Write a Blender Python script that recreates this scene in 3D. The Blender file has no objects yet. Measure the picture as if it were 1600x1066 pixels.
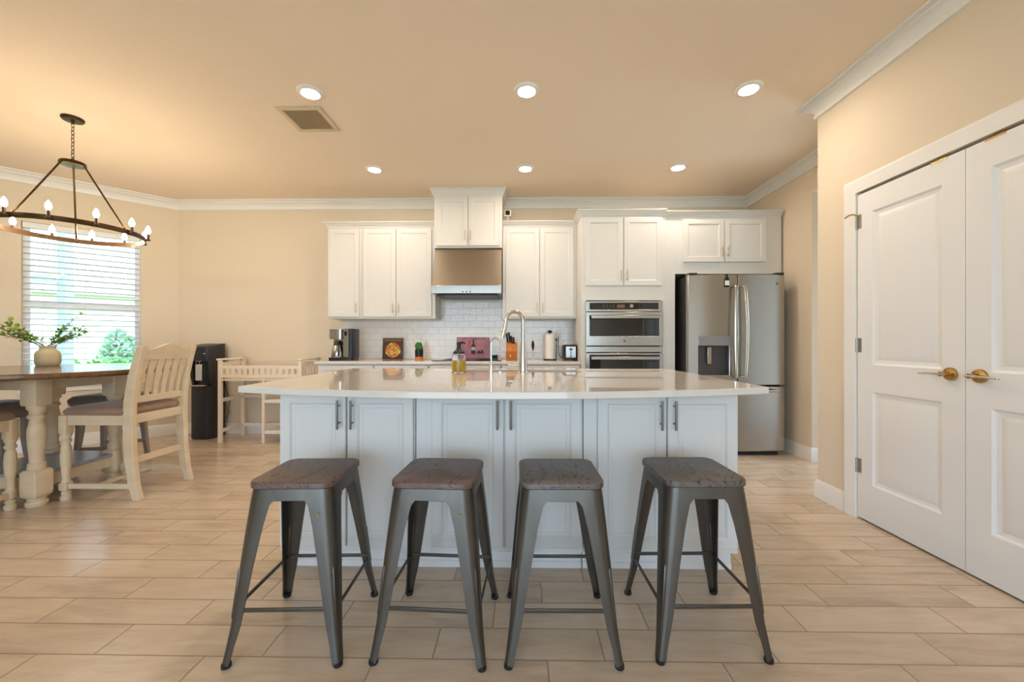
import bpy, bmesh, math, random
from mathutils import Vector, Matrix
random.seed(7)
R = math.radians
S = bpy.context.scene
COL = S.collection

# ------------------------------------------------------------------ camera
cd = bpy.data.cameras.new('camera'); cam = bpy.data.objects.new('camera', cd); COL.objects.link(cam)
cd.sensor_width = 36; cd.lens = 14.0; cd.shift_x = -0.002; cd.shift_y = 0.00125
cd.clip_start = 0.05; cd.clip_end = 200
cam.location = (0, 0, 1.115); cam.rotation_euler = (R(90), 0, R(0.9))
S.camera = cam
# ------------------------------------------------------------------ world, sun, exposure
SKY = 6.3; SUN = 8.0; EXPO = 0.1; SPOT = 260.0; BULB = 190.0
wd = bpy.data.worlds.new('sky'); S.world = wd; wd.use_nodes = True
nt = wd.node_tree; nt.nodes.clear()
bg = nt.nodes.new('ShaderNodeBackground'); wo = nt.nodes.new('ShaderNodeOutputWorld')
tc = nt.nodes.new('ShaderNodeTexCoord'); sx = nt.nodes.new('ShaderNodeSeparateXYZ')
cr = nt.nodes.new('ShaderNodeValToRGB')
cr.color_ramp.elements[0].position = 0.0; cr.color_ramp.elements[0].color = (0.60, 0.79, 1.0, 1)
cr.color_ramp.elements[1].position = 0.6; cr.color_ramp.elements[1].color = (0.52, 0.73, 1.0, 1)
nt.links.new(tc.outputs['Generated'], sx.inputs[0]); nt.links.new(sx.outputs['Z'], cr.inputs[0])
nt.links.new(cr.outputs[0], bg.inputs[0]); bg.inputs[1].default_value = SKY
nt.links.new(bg.outputs[0], wo.inputs[0])
sl = bpy.data.lights.new('sun', 'SUN'); sl.energy = SUN; sl.angle = R(0.6); sl.color = (1, 0.96, 0.9)
so = bpy.data.objects.new('sun', sl); COL.objects.link(so); so.rotation_euler = (R(6), R(16), 0); so.location = (8, 0, 12)
def portal(loc, rot, sx_, sy_):
    l = bpy.data.lights.new('window_portal', 'AREA'); l.shape = 'RECTANGLE'; l.size = sx_; l.size_y = sy_
    l.cycles.is_portal = True
    o = bpy.data.objects.new('window_portal', l); COL.objects.link(o); o.location = loc; o.rotation_euler = rot
portal((-0.9, -4.1, 1.25), (R(90), 0, R(0)), 5.4, 2.4)
portal((4.19, 3.45, 1.2), (R(90), 0, R(90)), 0.9, 2.2)
vs = S.view_settings; vs.view_transform = 'Standard'; vs.look = 'None'; vs.gamma = 1; vs.use_curve_mapping = False
vs.exposure = EXPO

# ------------------------------------------------------------------ materials
def lin(c): return tuple((x/12.92 if x <= 0.04045 else ((x+0.055)/1.055)**2.4) for x in c)
def rgb(r, g, b): return lin((r/255, g/255, b/255)) + (1,)
MATS = {}
def mat(name, col, rough=0.5, metal=0.0, spec=0.5, emit=None, estr=0, trans=0, ior=1.45, coat=0, noise=None, bump=None, sheen=0, alpha=1):
    m = bpy.data.materials.new(name); m.use_nodes = True; MATS[name] = m
    n = m.node_tree.nodes; L = m.node_tree.links; p = n['Principled BSDF']
    p.inputs['Base Color'].default_value = col if len(col) == 4 else tuple(col)+(1,)
    p.inputs['Roughness'].default_value = rough; p.inputs['Metallic'].default_value = metal
    p.inputs['Specular IOR Level'].default_value = spec; p.inputs['IOR'].default_value = ior
    p.inputs['Transmission Weight'].default_value = trans; p.inputs['Coat Weight'].default_value = coat
    p.inputs['Sheen Weight'].default_value = sheen; p.inputs['Alpha'].default_value = alpha
    if emit: p.inputs['Emission Color'].default_value = emit; p.inputs['Emission Strength'].default_value = estr
    if noise or bump:
        t = n.new('ShaderNodeTexCoord')
    if noise:   # (scale xyz, amount, other colour)
        sc, amt, c2 = noise
        mp = n.new('ShaderNodeMapping'); mp.inputs['Scale'].default_value = sc; L.new(t.outputs['Object'], mp.inputs[0])
        ns = n.new('ShaderNodeTexNoise'); ns.inputs['Scale'].default_value = 1; ns.inputs['Detail'].default_value = 5; L.new(mp.outputs[0], ns.inputs[0])
        rp = n.new('ShaderNodeMapRange'); rp.inputs['From Min'].default_value = 0.3; rp.inputs['From Max'].default_value = 0.7; rp.inputs['To Max'].default_value = amt
        L.new(ns.outputs[0], rp.inputs[0])
        mx = n.new('ShaderNodeMix'); mx.data_type = 'RGBA'; mx.inputs[6].default_value = p.inputs['Base Color'].default_value; mx.inputs[7].default_value = c2
        L.new(rp.outputs[0], mx.inputs[0]); L.new(mx.outputs[2], p.inputs['Base Color'])
    if bump:    # (scale xyz, strength)
        sc, st = bump
        mp = n.new('ShaderNodeMapping'); mp.inputs['Scale'].default_value = sc; L.new(t.outputs['Object'], mp.inputs[0])
        ns = n.new('ShaderNodeTexNoise'); ns.inputs['Scale'].default_value = 1; ns.inputs['Detail'].default_value = 3; L.new(mp.outputs[0], ns.inputs[0])
        b = n.new('ShaderNodeBump'); b.inputs['Strength'].default_value = st; b.inputs['Distance'].default_value = 0.004
        L.new(ns.outputs[0], b.inputs['Height']); L.new(b.outputs[0], p.inputs['Normal'])
    return m
def math_(n, L, op, a, b=None, c=None):
    q = n.new('ShaderNodeMath'); q.operation = op
    for i, v in enumerate((a, b, c)):
        if v is None: continue
        if isinstance(v, (int, float)): q.inputs[i].default_value = v
        else: L.new(v, q.inputs[i])
    return q.outputs[0]
mat('wall_paint', rgb(226, 212, 191), 0.85, spec=0.2, bump=((60, 60, 60), 0.15))
mat('ceiling_paint', rgb(240, 223, 200), 0.9, spec=0.15, bump=((45, 45, 45), 0.25))
mat('trim_white', rgb(240, 238, 234), 0.35)
mat('door_white', rgb(238, 238, 238), 0.38)
mat('cabinet_white', rgb(223, 221, 217), 0.4)
mat('shadow_gap', rgb(60, 55, 50), 0.8)
mat('quartz', rgb(226, 220, 212), 0.025, spec=0.6, noise=((9, 9, 9), 0.25, rgb(218, 209, 198)))
mat('stainless', rgb(176, 172, 166), 0.24, 1.0, noise=((3, 3, 0.4), 0.3, rgb(150, 146, 141)), bump=((400, 400, 2), 0.05))
mat('stainless_flat', rgb(158, 148, 135), 0.33, 1.0, bump=((2, 2, 500), 0.06))
mat('nickel', rgb(190, 184, 172), 0.25, 1.0)
mat('chrome', rgb(225, 225, 228), 0.08, 1.0)
mat('pull_grey', rgb(120, 118, 116), 0.3, 1.0)
mat('pull_gold', rgb(206, 190, 162), 0.3, 1.0)
mat('brass', rgb(190, 150, 90), 0.22, 1.0)
mat('hinge_metal', rgb(170, 168, 160), 0.35, 1.0)
mat('gunmetal', rgb(98, 94, 88), 0.36, 0.75, noise=((14, 14, 6), 0.5, rgb(78, 74, 69)))
mat('rubber', rgb(28, 27, 27), 0.6)
mat('badge', rgb(136, 126, 92), 0.5)
mat('black_plastic', rgb(30, 30, 32), 0.35)
mat('cooler_black', rgb(44, 44, 48), 0.33)
mat('dark_void', rgb(12, 12, 12), 0.9)
mat('oven_glass', rgb(20, 20, 21), 0.03, spec=0.8)
mat('oven_panel', rgb(28, 27, 22), 0.08, spec=0.6)
mat('oven_display', rgb(120, 92, 82), 0.2)
mat('fridge_side', rgb(44, 42, 40), 0.5)
mat('dispenser_grey', rgb(116, 116, 118), 0.3, 0.6)
mat('dispenser_panel', rgb(160, 162, 166), 0.25, 0.6)
mat('recess_grey', rgb(88, 87, 88), 0.35, 0.5)
mat('bronze', rgb(70, 50, 30), 0.35, 0.85)
mat('cream_wood', rgb(226, 206, 174), 0.5, noise=((7, 7, 18), 0.6, rgb(208, 184, 148)))
mat('table_wood', rgb(128, 92, 62), 0.16, noise=((3, 30, 20), 0.8, rgb(88, 60, 40)))
mat('shelf_wood_sheen', rgb(170, 168, 172), 0.3, noise=((3, 26, 20), 0.7, rgb(136, 132, 132)))  # wood grain; bluish-grey lightening from the window reflection put into the colour
mat('taupe_fabric', rgb(160, 128, 104), 0.9, sheen=0.3, noise=((20, 4, 20), 0.7, rgb(136, 106, 84)))
mat('grey_fabric', rgb(132, 122, 114), 0.9, sheen=0.3, noise=((12, 12, 12), 0.6, rgb(108, 99, 93)))
mat('stool_grey_wood', rgb(152, 142, 130), 0.6)
mat('nursery_white', rgb(238, 224, 206), 0.45)
mat('blind_white', rgb(236, 238, 242), 0.5)
mat('vinyl_white', rgb(236, 238, 244), 0.4)
mat('post_grey', rgb(150, 168, 182), 0.6)
mat('house_white', rgb(240, 240, 236), 0.8)
mat('house_window', rgb(110, 128, 150), 0.2)
mat('roof_grey', rgb(150, 142, 136), 0.8)
mat('bounce_slab_grey', rgb(206, 204, 202), 0.9)  # neutral grey of the slab added outdoors for bounced light
mat('lawn_green', rgb(120, 168, 84), 0.9, noise=((6, 6, 6), 0.8, rgb(92, 140, 66)))
mat('hedge_green', rgb(104, 168, 84), 0.8, noise=((14, 14, 14), 0.9, rgb(70, 128, 66)))
mat('shrub_bloom_green', rgb(150, 184, 160), 0.8, noise=((12, 12, 12), 0.9, rgb(104, 150, 122)))  # leaf green paled, with the outdoor bloom put into the colour
mat('leaf_green', rgb(156, 178, 62), 0.6, noise=((30, 30, 30), 0.8, rgb(84, 130, 52)))
mat('stem_green', rgb(104, 110, 60), 0.7)
mat('vase_cream', rgb(206, 194, 160), 0.55, noise=((25, 25, 25), 0.4, rgb(186, 172, 136)))
mat('cactus_green', rgb(58, 120, 50), 0.6)
mat('terracotta', rgb(222, 132, 60), 0.6)
mat('paper_white', rgb(240, 236, 230), 0.9)
mat('orange_wood', rgb(206, 126, 50), 0.5, noise=((20, 20, 4), 0.5, rgb(178, 102, 38)))
mat('pale_wood', rgb(226, 196, 150), 0.5)
mat('board_brown', rgb(78, 50, 36), 0.5)
mat('wine_dark', rgb(58, 34, 46), 0.5)
mat('wine_label', rgb(206, 186, 196), 0.5)
mat('print_red', rgb(214, 84, 56), 0.5); mat('print_yellow', rgb(232, 196, 70), 0.5); mat('print_orange', rgb(226, 140, 70), 0.5)
mat('print_green', rgb(150, 160, 60), 0.5); mat('print_gold', rgb(150, 112, 42), 0.5)
mat('wine_board', rgb(150, 82, 112), 0.5, noise=((5, 5, 5), 0.9, rgb(212, 160, 160)))
mat('clear_glass', (0.98, 0.99, 1, 1), 0.02, trans=1.0, ior=1.45)
mat('amber_soap', rgb(252, 206, 24), 0.05, trans=0.35, ior=1.35)
mat('lamp_white', rgb(240, 236, 228), 0.4)
mat('led_glow', (1, 1, 1, 1), 0.5, emit=(1.0, 0.83, 0.66, 1), estr=SPOT)
mat('bulb_glow', (1, 1, 1, 1), 0.5, emit=(1.0, 0.80, 0.56, 1), estr=BULB)
mat('candle_sleeve', rgb(64, 44, 26), 0.5, 0.3)
mat('vent_back', rgb(186, 162, 132), 0.8)
mat('vent_metal', rgb(214, 196, 164), 0.6)
# window glass: thin sheet
m = bpy.data.materials.new('pane_glass'); m.use_nodes = True; MATS['pane_glass'] = m
n = m.node_tree.nodes; L = m.node_tree.links; n.remove(n['Principled BSDF'])
tr = n.new('ShaderNodeBsdfTransparent'); gl = n.new('ShaderNodeBsdfGlossy'); gl.inputs['Roughness'].default_value = 0.02
fr = n.new('ShaderNodeFresnel'); fr.inputs[0].default_value = 1.45; ms = n.new('ShaderNodeMixShader')
L.new(fr.outputs[0], ms.inputs[0]); L.new(tr.outputs[0], ms.inputs[1]); L.new(gl.outputs[0], ms.inputs[2]); L.new(ms.outputs[0], n['Material Output'].inputs[0])

def floor_mat():
    m = bpy.data.materials.new('plank_tile'); m.use_nodes = True; MATS['plank_tile'] = m
    n = m.node_tree.nodes; L = m.node_tree.links; p = n['Principled BSDF']
    t = n.new('ShaderNodeTexCoord'); s = n.new('ShaderNodeSeparateXYZ'); L.new(t.outputs['Object'], s.inputs[0])
    W, LEN = 0.1535, 0.607
    v = math_(n, L, 'DIVIDE', math_(n, L, 'SUBTRACT', s.outputs['Y'], 1.398), W)
    row = math_(n, L, 'FLOOR', v); fv = math_(n, L, 'SUBTRACT', v, row)
    u = math_(n, L, 'SUBTRACT', math_(n, L, 'DIVIDE', math_(n, L, 'SUBTRACT', s.outputs['X'], 0.297), LEN), math_(n, L, 'MULTIPLY', row, 0.333))
    cu = math_(n, L, 'FLOOR', u); fu = math_(n, L, 'SUBTRACT', u, cu)
    du = math_(n, L, 'MULTIPLY', math_(n, L, 'MINIMUM', fu, math_(n, L, 'SUBTRACT', 1.0, fu)), LEN)
    dv = math_(n, L, 'MULTIPLY', math_(n, L, 'MINIMUM', fv, math_(n, L, 'SUBTRACT', 1.0, fv)), W)
    d = math_(n, L, 'MINIMUM', du, dv)
    gr = n.new('ShaderNodeMapRange'); gr.interpolation_type = 'SMOOTHSTEP'; gr.inputs['From Min'].default_value = 0.0014; gr.inputs['From Max'].default_value = 0.0034; L.new(d, gr.inputs[0])
    cx = n.new('ShaderNodeCombineXYZ'); L.new(cu, cx.inputs[0]); L.new(row, cx.inputs[1])
    wn = n.new('ShaderNodeTexWhiteNoise'); L.new(cx.outputs[0], wn.inputs['Vector'])
    # grain, shifted for every plank
    mp = n.new('ShaderNodeMapping'); mp.inputs['Scale'].default_value = (2.2, 11, 1); L.new(t.outputs['Object'], mp.inputs[0])
    ad = n.new('ShaderNodeVectorMath'); ad.operation = 'MULTIPLY_ADD'; L.new(wn.outputs['Color'], ad.inputs[0]); ad.inputs[1].default_value = (37, 23, 11); L.new(mp.outputs[0], ad.inputs[2])
    g1 = n.new('ShaderNodeTexNoise'); g1.inputs['Scale'].default_value = 1.6; g1.inputs['Detail'].default_value = 7; g1.inputs['Roughness'].default_value = 0.62; g1.inputs['Distortion'].default_value = 0.7; L.new(ad.outputs[0], g1.inputs[0])
    g2 = n.new('ShaderNodeTexNoise'); g2.inputs['Scale'].default_value = 0.45; g2.inputs['Detail'].default_value = 3; L.new(ad.outputs[0], g2.inputs[0])
    rp = n.new('ShaderNodeValToRGB'); e = rp.color_ramp.elements
    e[0].position = 0.28; e[0].color = rgb(176, 155, 134); e[1].position = 0.72; e[1].color = rgb(226, 207, 186)
    x = e.new(0.5); x.color = rgb(208, 188, 164)
    mixv = math_(n, L, 'ADD', math_(n, L, 'MULTIPLY', g1.outputs[0], 0.55), math_(n, L, 'ADD', math_(n, L, 'MULTIPLY', g2.outputs[0], 0.35), math_(n, L, 'MULTIPLY', wn.outputs['Value'], 0.12)))
    L.new(mixv, rp.inputs[0])
    mx = n.new('ShaderNodeMix'); mx.data_type = 'RGBA'; mx.inputs[6].default_value = rgb(158, 140, 118); L.new(gr.outputs[0], mx.inputs[0]); L.new(rp.outputs[0], mx.inputs[7])
    L.new(mx.outputs[2], p.inputs['Base Color'])
    rr = math_(n, L, 'ADD', math_(n, L, 'MULTIPLY', g1.outputs[0], 0.2), 0.12); L.new(rr, p.inputs['Roughness'])
    bp = n.new('ShaderNodeBump'); bp.inputs['Strength'].default_value = 0.5; bp.inputs['Distance'].default_value = 0.002
    L.new(math_(n, L, 'ADD', gr.outputs[0], math_(n, L, 'MULTIPLY', g1.outputs[0], 0.15)), bp.inputs['Height']); L.new(bp.outputs[0], p.inputs['Normal'])
    p.inputs['Specular IOR Level'].default_value = 0.5
floor_mat()
def tile_mat():
    m = bpy.data.materials.new('subway_tile'); m.use_nodes = True; MATS['subway_tile'] = m
    n = m.node_tree.nodes; L = m.node_tree.links; p = n['Principled BSDF']
    t = n.new('ShaderNodeTexCoord'); s = n.new('ShaderNodeSeparateXYZ'); L.new(t.outputs['Object'], s.inputs[0])
    c = n.new('ShaderNodeCombineXYZ'); L.new(s.outputs['X'], c.inputs[0]); L.new(s.outputs['Z'], c.inputs[1])
    b = n.new('ShaderNodeTexBrick'); b.inputs['Scale'].default_value = 1; b.inputs['Brick Width'].default_value = 0.152; b.inputs['Row Height'].default_value = 0.0762
    b.inputs['Mortar Size'].default_value = 0.002; b.inputs['Mortar Smooth'].default_value = 0.3
    b.inputs['Color1'].default_value = rgb(246, 240, 234); b.inputs['Color2'].default_value = rgb(241, 235, 229); b.inputs['Mortar'].default_value = rgb(214, 210, 206)
    L.new(c.outputs[0], b.inputs[0]); L.new(b.outputs[0], p.inputs['Base Color'])
    ns = n.new('ShaderNodeTexNoise'); ns.inputs['Scale'].default_value = 24; L.new(t.outputs['Object'], ns.inputs[0])
    h = math_(n, L, 'SUBTRACT', math_(n, L, 'MULTIPLY', ns.outputs[0], 1.2), b.outputs['Fac'])
    bp = n.new('ShaderNodeBump'); bp.inputs['Strength'].default_value = 0.6; bp.inputs['Distance'].default_value = 0.004; L.new(h, bp.inputs['Height']); L.new(bp.outputs[0], p.inputs['Normal'])
    p.inputs['Roughness'].default_value = 0.1
tile_mat()
def seat_mat(name, ca, cb, line):
    m = bpy.data.materials.new(name); m.use_nodes = True; MATS[name] = m
    n = m.node_tree.nodes; L = m.node_tree.links; p = n['Principled BSDF']
    t = n.new('ShaderNodeTexCoord'); oi = n.new('ShaderNodeObjectInfo')
    mp = n.new('ShaderNodeMapping'); L.new(t.outputs['Object'], mp.inputs[0])
    cb3 = n.new('ShaderNodeCombineXYZ'); L.new(math_(n, L, 'MULTIPLY', oi.outputs['Random'], 3.0), cb3.inputs[0]); L.new(math_(n, L, 'MULTIPLY', oi.outputs['Random'], 7.0), cb3.inputs[1]); L.new(cb3.outputs[0], mp.inputs['Location'])
    mp.inputs['Scale'].default_value = (1, 0.28, 1)
    ns = n.new('ShaderNodeTexNoise'); ns.inputs['Scale'].default_value = 7; ns.inputs['Detail'].default_value = 1.5; ns.inputs['Distortion'].default_value = 0.6; L.new(mp.outputs[0], ns.inputs[0])
    sn = math_(n, L, 'SINE', math_(n, L, 'MULTIPLY', ns.outputs[0], 70.0))
    fine = n.new('ShaderNodeTexNoise'); fine.inputs['Scale'].default_value = 120; fine.inputs['Detail'].default_value = 3; L.new(mp.outputs[0], fine.inputs[0])
    f = math_(n, L, 'ADD', math_(n, L, 'MULTIPLY', math_(n, L, 'POWER', math_(n, L, 'ABSOLUTE', sn), 0.35), 0.62), fine.outputs[0])
    rp = n.new('ShaderNodeValToRGB'); e = rp.color_ramp.elements; e[0].position = 0.62; e[0].color = line; e[1].position = 1.0; e[1].color = cb; x = e.new(0.86); x.color = ca
    L.new(f, rp.inputs[0]); L.new(rp.outputs[0], p.inputs['Base Color']); p.inputs['Roughness'].default_value = 0.42
    bp = n.new('ShaderNodeBump'); bp.inputs['Strength'].default_value = 0.35; bp.inputs['Distance'].default_value = 0.002; L.new(f, bp.inputs['Height']); L.new(bp.outputs[0], p.inputs['Normal'])
seat_mat('seat_brown', rgb(86, 68, 60), rgb(106, 82, 72), rgb(40, 33, 32))
seat_mat('seat_grey', rgb(82, 74, 71), rgb(102, 92, 87), rgb(36, 33, 33))

# ------------------------------------------------------------------ mesh helpers
class MB:
    def __init__(s): s.v = []; s.f = []; s.mi = []; s.cur = 0
    def add(s, vs_, fs):
        o = len(s.v); s.v += [tuple(a) for a in vs_]
        for q in fs: s.f.append(tuple(i+o for i in q)); s.mi.append(s.cur)
        return s
    def box(s, x0, y0, z0, x1, y1, z1):
        x0, x1 = min(x0, x1), max(x0, x1); y0, y1 = min(y0, y1), max(y0, y1); z0, z1 = min(z0, z1), max(z0, z1)
        v = [(x0,y0,z0),(x1,y0,z0),(x1,y1,z0),(x0,y1,z0),(x0,y0,z1),(x1,y0,z1),(x1,y1,z1),(x0,y1,z1)]
        return s.add(v, [(0,3,2,1),(4,5,6,7),(0,1,5,4),(1,2,6,5),(2,3,7,6),(3,0,4,7)])
    def loft(s, secs, cap=True, loop=False):
        k = len(secs[0]); vs_ = [p for q in secs for p in q]; fs = []
        m_ = len(secs)
        for i in range(m_ if loop else m_-1):
            a, b = i*k, ((i+1) % m_)*k
            for j in range(k): fs.append((a+j, a+(j+1) % k, b+(j+1) % k, b+j))
        if cap and not loop: fs.append(tuple(reversed(range(k)))); fs.append(tuple(range((m_-1)*k, m_*k)))
        return s.add(vs_, fs)
    def tube(s, pts, r, n=8, loop=False, flat=None):
        pts = [Vector(p) for p in pts]; m_ = len(pts); rs = r if isinstance(r, (list, tuple)) else [r]*m_
        secs = []; up = None
        for i, p in enumerate(pts):
            a = pts[(i-1) % m_] if (loop or i > 0) else p; b = pts[(i+1) % m_] if (loop or i < m_-1) else p
            t = (b-a).normalized()
            if up is None:
                up = Vector((0, 0, 1)) if abs(t.z) < 0.9 else Vector((0, 1, 0))
            up = (up - t*up.dot(t)).normalized(); w = t.cross(up)
            fx, fy = flat if flat else (1, 1)
            secs.append([tuple(p + (up*math.sin(6.28318*j/n)*fy + w*math.cos(6.28318*j/n)*fx)*rs[i]) for j in range(n)])
        return s.loft(secs, True, loop)
    def cyl(s, p, q, r, r2=None, n=16): return s.tube([p, q], [r, r if r2 is None else r2], n)
    def lathe(s, prof, c=(0, 0, 0), n=20, axis='z', ph=0):
        secs = []
        for r_, z in prof:
            ring = []
            for j in range(n):
                a = 6.28318530718*j/n+ph; x, y = r_*math.cos(a), r_*math.sin(a)
                q = (x, y, z) if axis == 'z' else ((x, -z, y) if axis == 'y' else (z, x, y))
                ring.append((c[0]+q[0], c[1]+q[1], c[2]+q[2]))
            secs.append(ring)
        return s.loft(secs)
    def prism(s, poly, a, b, plane='xy'):
        f = {'xy': lambda u, v, w: (u, v, w), 'xz': lambda u, v, w: (u, w, v), 'yz': lambda u, v, w: (w, u, v)}[plane]
        return s.loft([[f(u, v, a) for u, v in poly], [f(u, v, b) for u, v in poly]])
    def grid(s, us, vs_, holes, fn, t0, t1):
        """slab on a u,v grid with rectangular holes; fn(u,v,t) places a point"""
        idx = {}; V = []; F = []
        def P(i, j, k):
            key = (i, j, k)
            if key not in idx: idx[key] = len(V); V.append(fn(us[i], vs_[j], (t0, t1)[k]))
            return idx[key]
        def inn(i, j):
            if i < 0 or j < 0 or i >= len(us)-1 or j >= len(vs_)-1: return False
            cu, cv = (us[i]+us[i+1])/2, (vs_[j]+vs_[j+1])/2
            return not any(h[0] < cu < h[1] and h[2] < cv < h[3] for h in holes)
        for i in range(len(us)-1):
            for j in range(len(vs_)-1):
                if not inn(i, j): continue
                F.append((P(i,j,0), P(i+1,j,0), P(i+1,j+1,0), P(i,j+1,0)))
                F.append((P(i,j,1), P(i,j+1,1), P(i+1,j+1,1), P(i+1,j,1)))
                if not inn(i-1, j): F.append((P(i,j,0), P(i,j+1,0), P(i,j+1,1), P(i,j,1)))
                if not inn(i+1, j): F.append((P(i+1,j,0), P(i+1,j,1), P(i+1,j+1,1), P(i+1,j+1,0)))
                if not inn(i, j-1): F.append((P(i,j,0), P(i,j,1), P(i+1,j,1), P(i+1,j,0)))
                if not inn(i, j+1): F.append((P(i,j+1,0), P(i+1,j+1,0), P(i+1,j+1,1), P(i,j+1,1)))
        return s.add(V, F)
    def rings(s, x0, x1, z0, z1, yf, rg):
        """door front facing -y: rectangular rings (inset, depth behind yf), closed at both ends"""
        secs = []
        for ins, dp in rg: secs.append([(x0+ins, yf+dp, z0+ins), (x1-ins, yf+dp, z0+ins), (x1-ins, yf+dp, z1-ins), (x0+ins, yf+dp, z1-ins)])
        return s.loft(secs)
    def xf(s, M): s.v = [tuple(M @ Vector(p)) for p in s.v]; return s
    def sphere(s, c, r, n=14, sz=1.0, sxy=(1, 1)):
        pr = [(max(1e-4, r*math.sin(math.pi*i/8)), -r*sz*math.cos(math.pi*i/8)) for i in range(9)]
        return s.lathe(pr, c, n)
    def build(s, name, m_, parent=None, bevel=0, smooth=True, seg=2, ang=38):
        me = bpy.data.meshes.new(name)
        o3 = parent.location if parent is not None and parent.get('_w') else (0, 0, 0)
        if parent is not None and parent.get('_w'):
            q = parent; ox = Vector((0, 0, 0))
            while q is not None: ox += Vector(q.location); q = q.parent
            o3 = ox
        me.from_pydata([(a[0]-o3[0], a[1]-o3[1], a[2]-o3[2]) for a in s.v], [], s.f)
        b = bmesh.new(); b.from_mesh(me); bmesh.ops.remove_doubles(b, verts=b.verts, dist=1e-6); bmesh.ops.recalc_face_normals(b, faces=b.faces); b.to_mesh(me); b.free()
        for k in (m_ if isinstance(m_, (list, tuple)) else [m_]): me.materials.append(MATS[k])
        if isinstance(m_, (list, tuple)) and len(me.polygons) == len(s.mi):
            for p_, k in zip(me.polygons, s.mi): p_.material_index = k
        if smooth:
            for p_ in me.polygons: p_.use_smooth = True
            me.set_sharp_from_angle(angle=R(ang))
        o = bpy.data.objects.new(name, me); COL.objects.link(o)
        if bevel:
            md = o.modifiers.new('bevel', 'BEVEL'); md.width = bevel; md.segments = seg; md.limit_method = 'ANGLE'; md.angle_limit = R(40); md.harden_normals = False
        if parent is not None:
            o.parent = parent
            if parent.get('_w'): o['_w'] = 1
        return o
def tag(o, label, cat, group=None):
    o['label'] = label; o['category'] = cat
    if group: o['group'] = group
    return o
def thing(name, label, cat, loc=(0, 0, 0), rz=0, group=None, world=True):
    """world=True: part meshes are given in room coordinates"""
    o = bpy.data.objects.new(name, None); COL.objects.link(o); o.location = loc; o.rotation_euler = (0, 0, rz); o.empty_display_size = 0.1
    if world: o['_w'] = 1
    return tag(o, label, cat, group)
def struct(o): o['kind'] = 'structure'; return o
def dup(o, loc=None, rz=None, label=None, group=None, parent=None):
    c = o.copy(); COL.objects.link(c)
    if parent is not None: c.parent = parent
    if loc is not None: c.location = loc
    if rz is not None: c.rotation_euler = (0, 0, rz)
    if label: c['label'] = label
    if group: c['group'] = group
    for ch in list(o.children): dup(ch, parent=c)
    return c
def rrect(w, d, r, n=5, cx=0, cy=0):
    pts = []
    for sx_, sy_, a0 in ((1, 1, 0), (-1, 1, 90), (-1, -1, 180), (1, -1, 270)):
        for i in range(n+1):
            a = R(a0+90*i/n); pts.append((cx+sx_*(w/2-r)+r*math.cos(a), cy+sy_*(d/2-r)+r*math.sin(a)))
    return pts
def sweep(mb, path, prof, loop=False, vert=None):
    """profile (d sideways to the left of the path, z) along a plan polyline with mitred corners"""
    m_ = len(path); secs = []
    for i, p in enumerate(path):
        ns = []
        for a, b in ((i-1, i), (i, i+1)):
            if not loop and (a < 0 or b >= m_): continue
            A, B = path[a % m_], path[b % m_]; dx, dy = B[0]-A[0], B[1]-A[1]; l = math.hypot(dx, dy); ns.append((-dy/l, dx/l))
        if len(ns) == 2:
            dt = 1+ns[0][0]*ns[1][0]+ns[0][1]*ns[1][1]; mx_ = ((ns[0][0]+ns[1][0])/dt, (ns[0][1]+ns[1][1])/dt)
        else: mx_ = ns[0]
        secs.append([(p[0]+mx_[0]*d, p[1]+mx_[1]*d, z) for d, z in prof])
    return mb.loft(secs, True, loop)

# ------------------------------------------------------------------ room shell
CH = 2.835; BY = 4.81; CX = -4.18; RX = 2.72; PX = 2.14; PY = 2.90
q2 = math.sqrt(0.5)
def bay(s_, n_, z): return (CX - s_*q2 - n_*q2, BY - s_*q2 + n_*q2, z)      # along / outward / up
BL = 2.6
ex = bay(BL, 0, 0); LX = ex[0]
foot = [(CX, BY), (LX, ex[1]), (LX, -4.2), (4.3, -4.2), (4.3, BY)]
struct(MB().prism(foot, -0.12, 0.0).build('floor', 'plank_tile', smooth=False))
struct(MB().prism(foot, CH, CH+0.15).build('ceiling', 'ceiling_paint', smooth=False))
struct(MB().box(CX-0.06, BY, 0, 4.3, BY+0.14, CH).build('wall_back', 'wall_paint', smooth=False))
WS0, WS1, WZ0, WZ1 = 0.341, 1.223, 0.67, 2.345
struct(MB().grid([0, WS0, WS1, BL+0.06], [0, WZ0, WZ1, CH], [(WS0, WS1, WZ0, WZ1)], lambda u, v, t: bay(u, t, v), 0, 0.14).build('wall_left', 'wall_paint', smooth=False))
struct(MB().box(LX-0.14, -4.34, 0, LX, ex[1], CH).build('wall_side', 'wall_paint', smooth=False))
struct(MB().grid([PY-0.0, 3.76, BY], [0, 2.52, CH], [(PY-0.1, 3.76, -1, 2.52)], lambda u, v, t: (RX+t, u, v), 0, 0.14).build('wall_right', 'wall_paint', smooth=False))
DY0, DY1, DZ = 1.333, 2.569, 2.062
struct(MB().grid([-4.2, DY0, DY1, PY], [0, DZ, CH], [(DY0, DY1, -1, DZ)], lambda u, v, t: (PX+t, u, v), 0, 0.12).build('wall_pantry', 'wall_paint', smooth=False))
d3 = struct(MB().rings(2.87, 3.63, 0.01, 2.04, 0, [(0, 0.02), (0, 0), (0.12, 0), (0.135, 0.006), (0.16, 0.008)]).xf(Matrix.Translation((6.5, PY+0.015, 0)) @ Matrix.Rotation(R(180), 4, 'Z')).build('reflection_door', 'door_white'))  # unseen door added to give the refrigerator a pale reflected band
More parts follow.
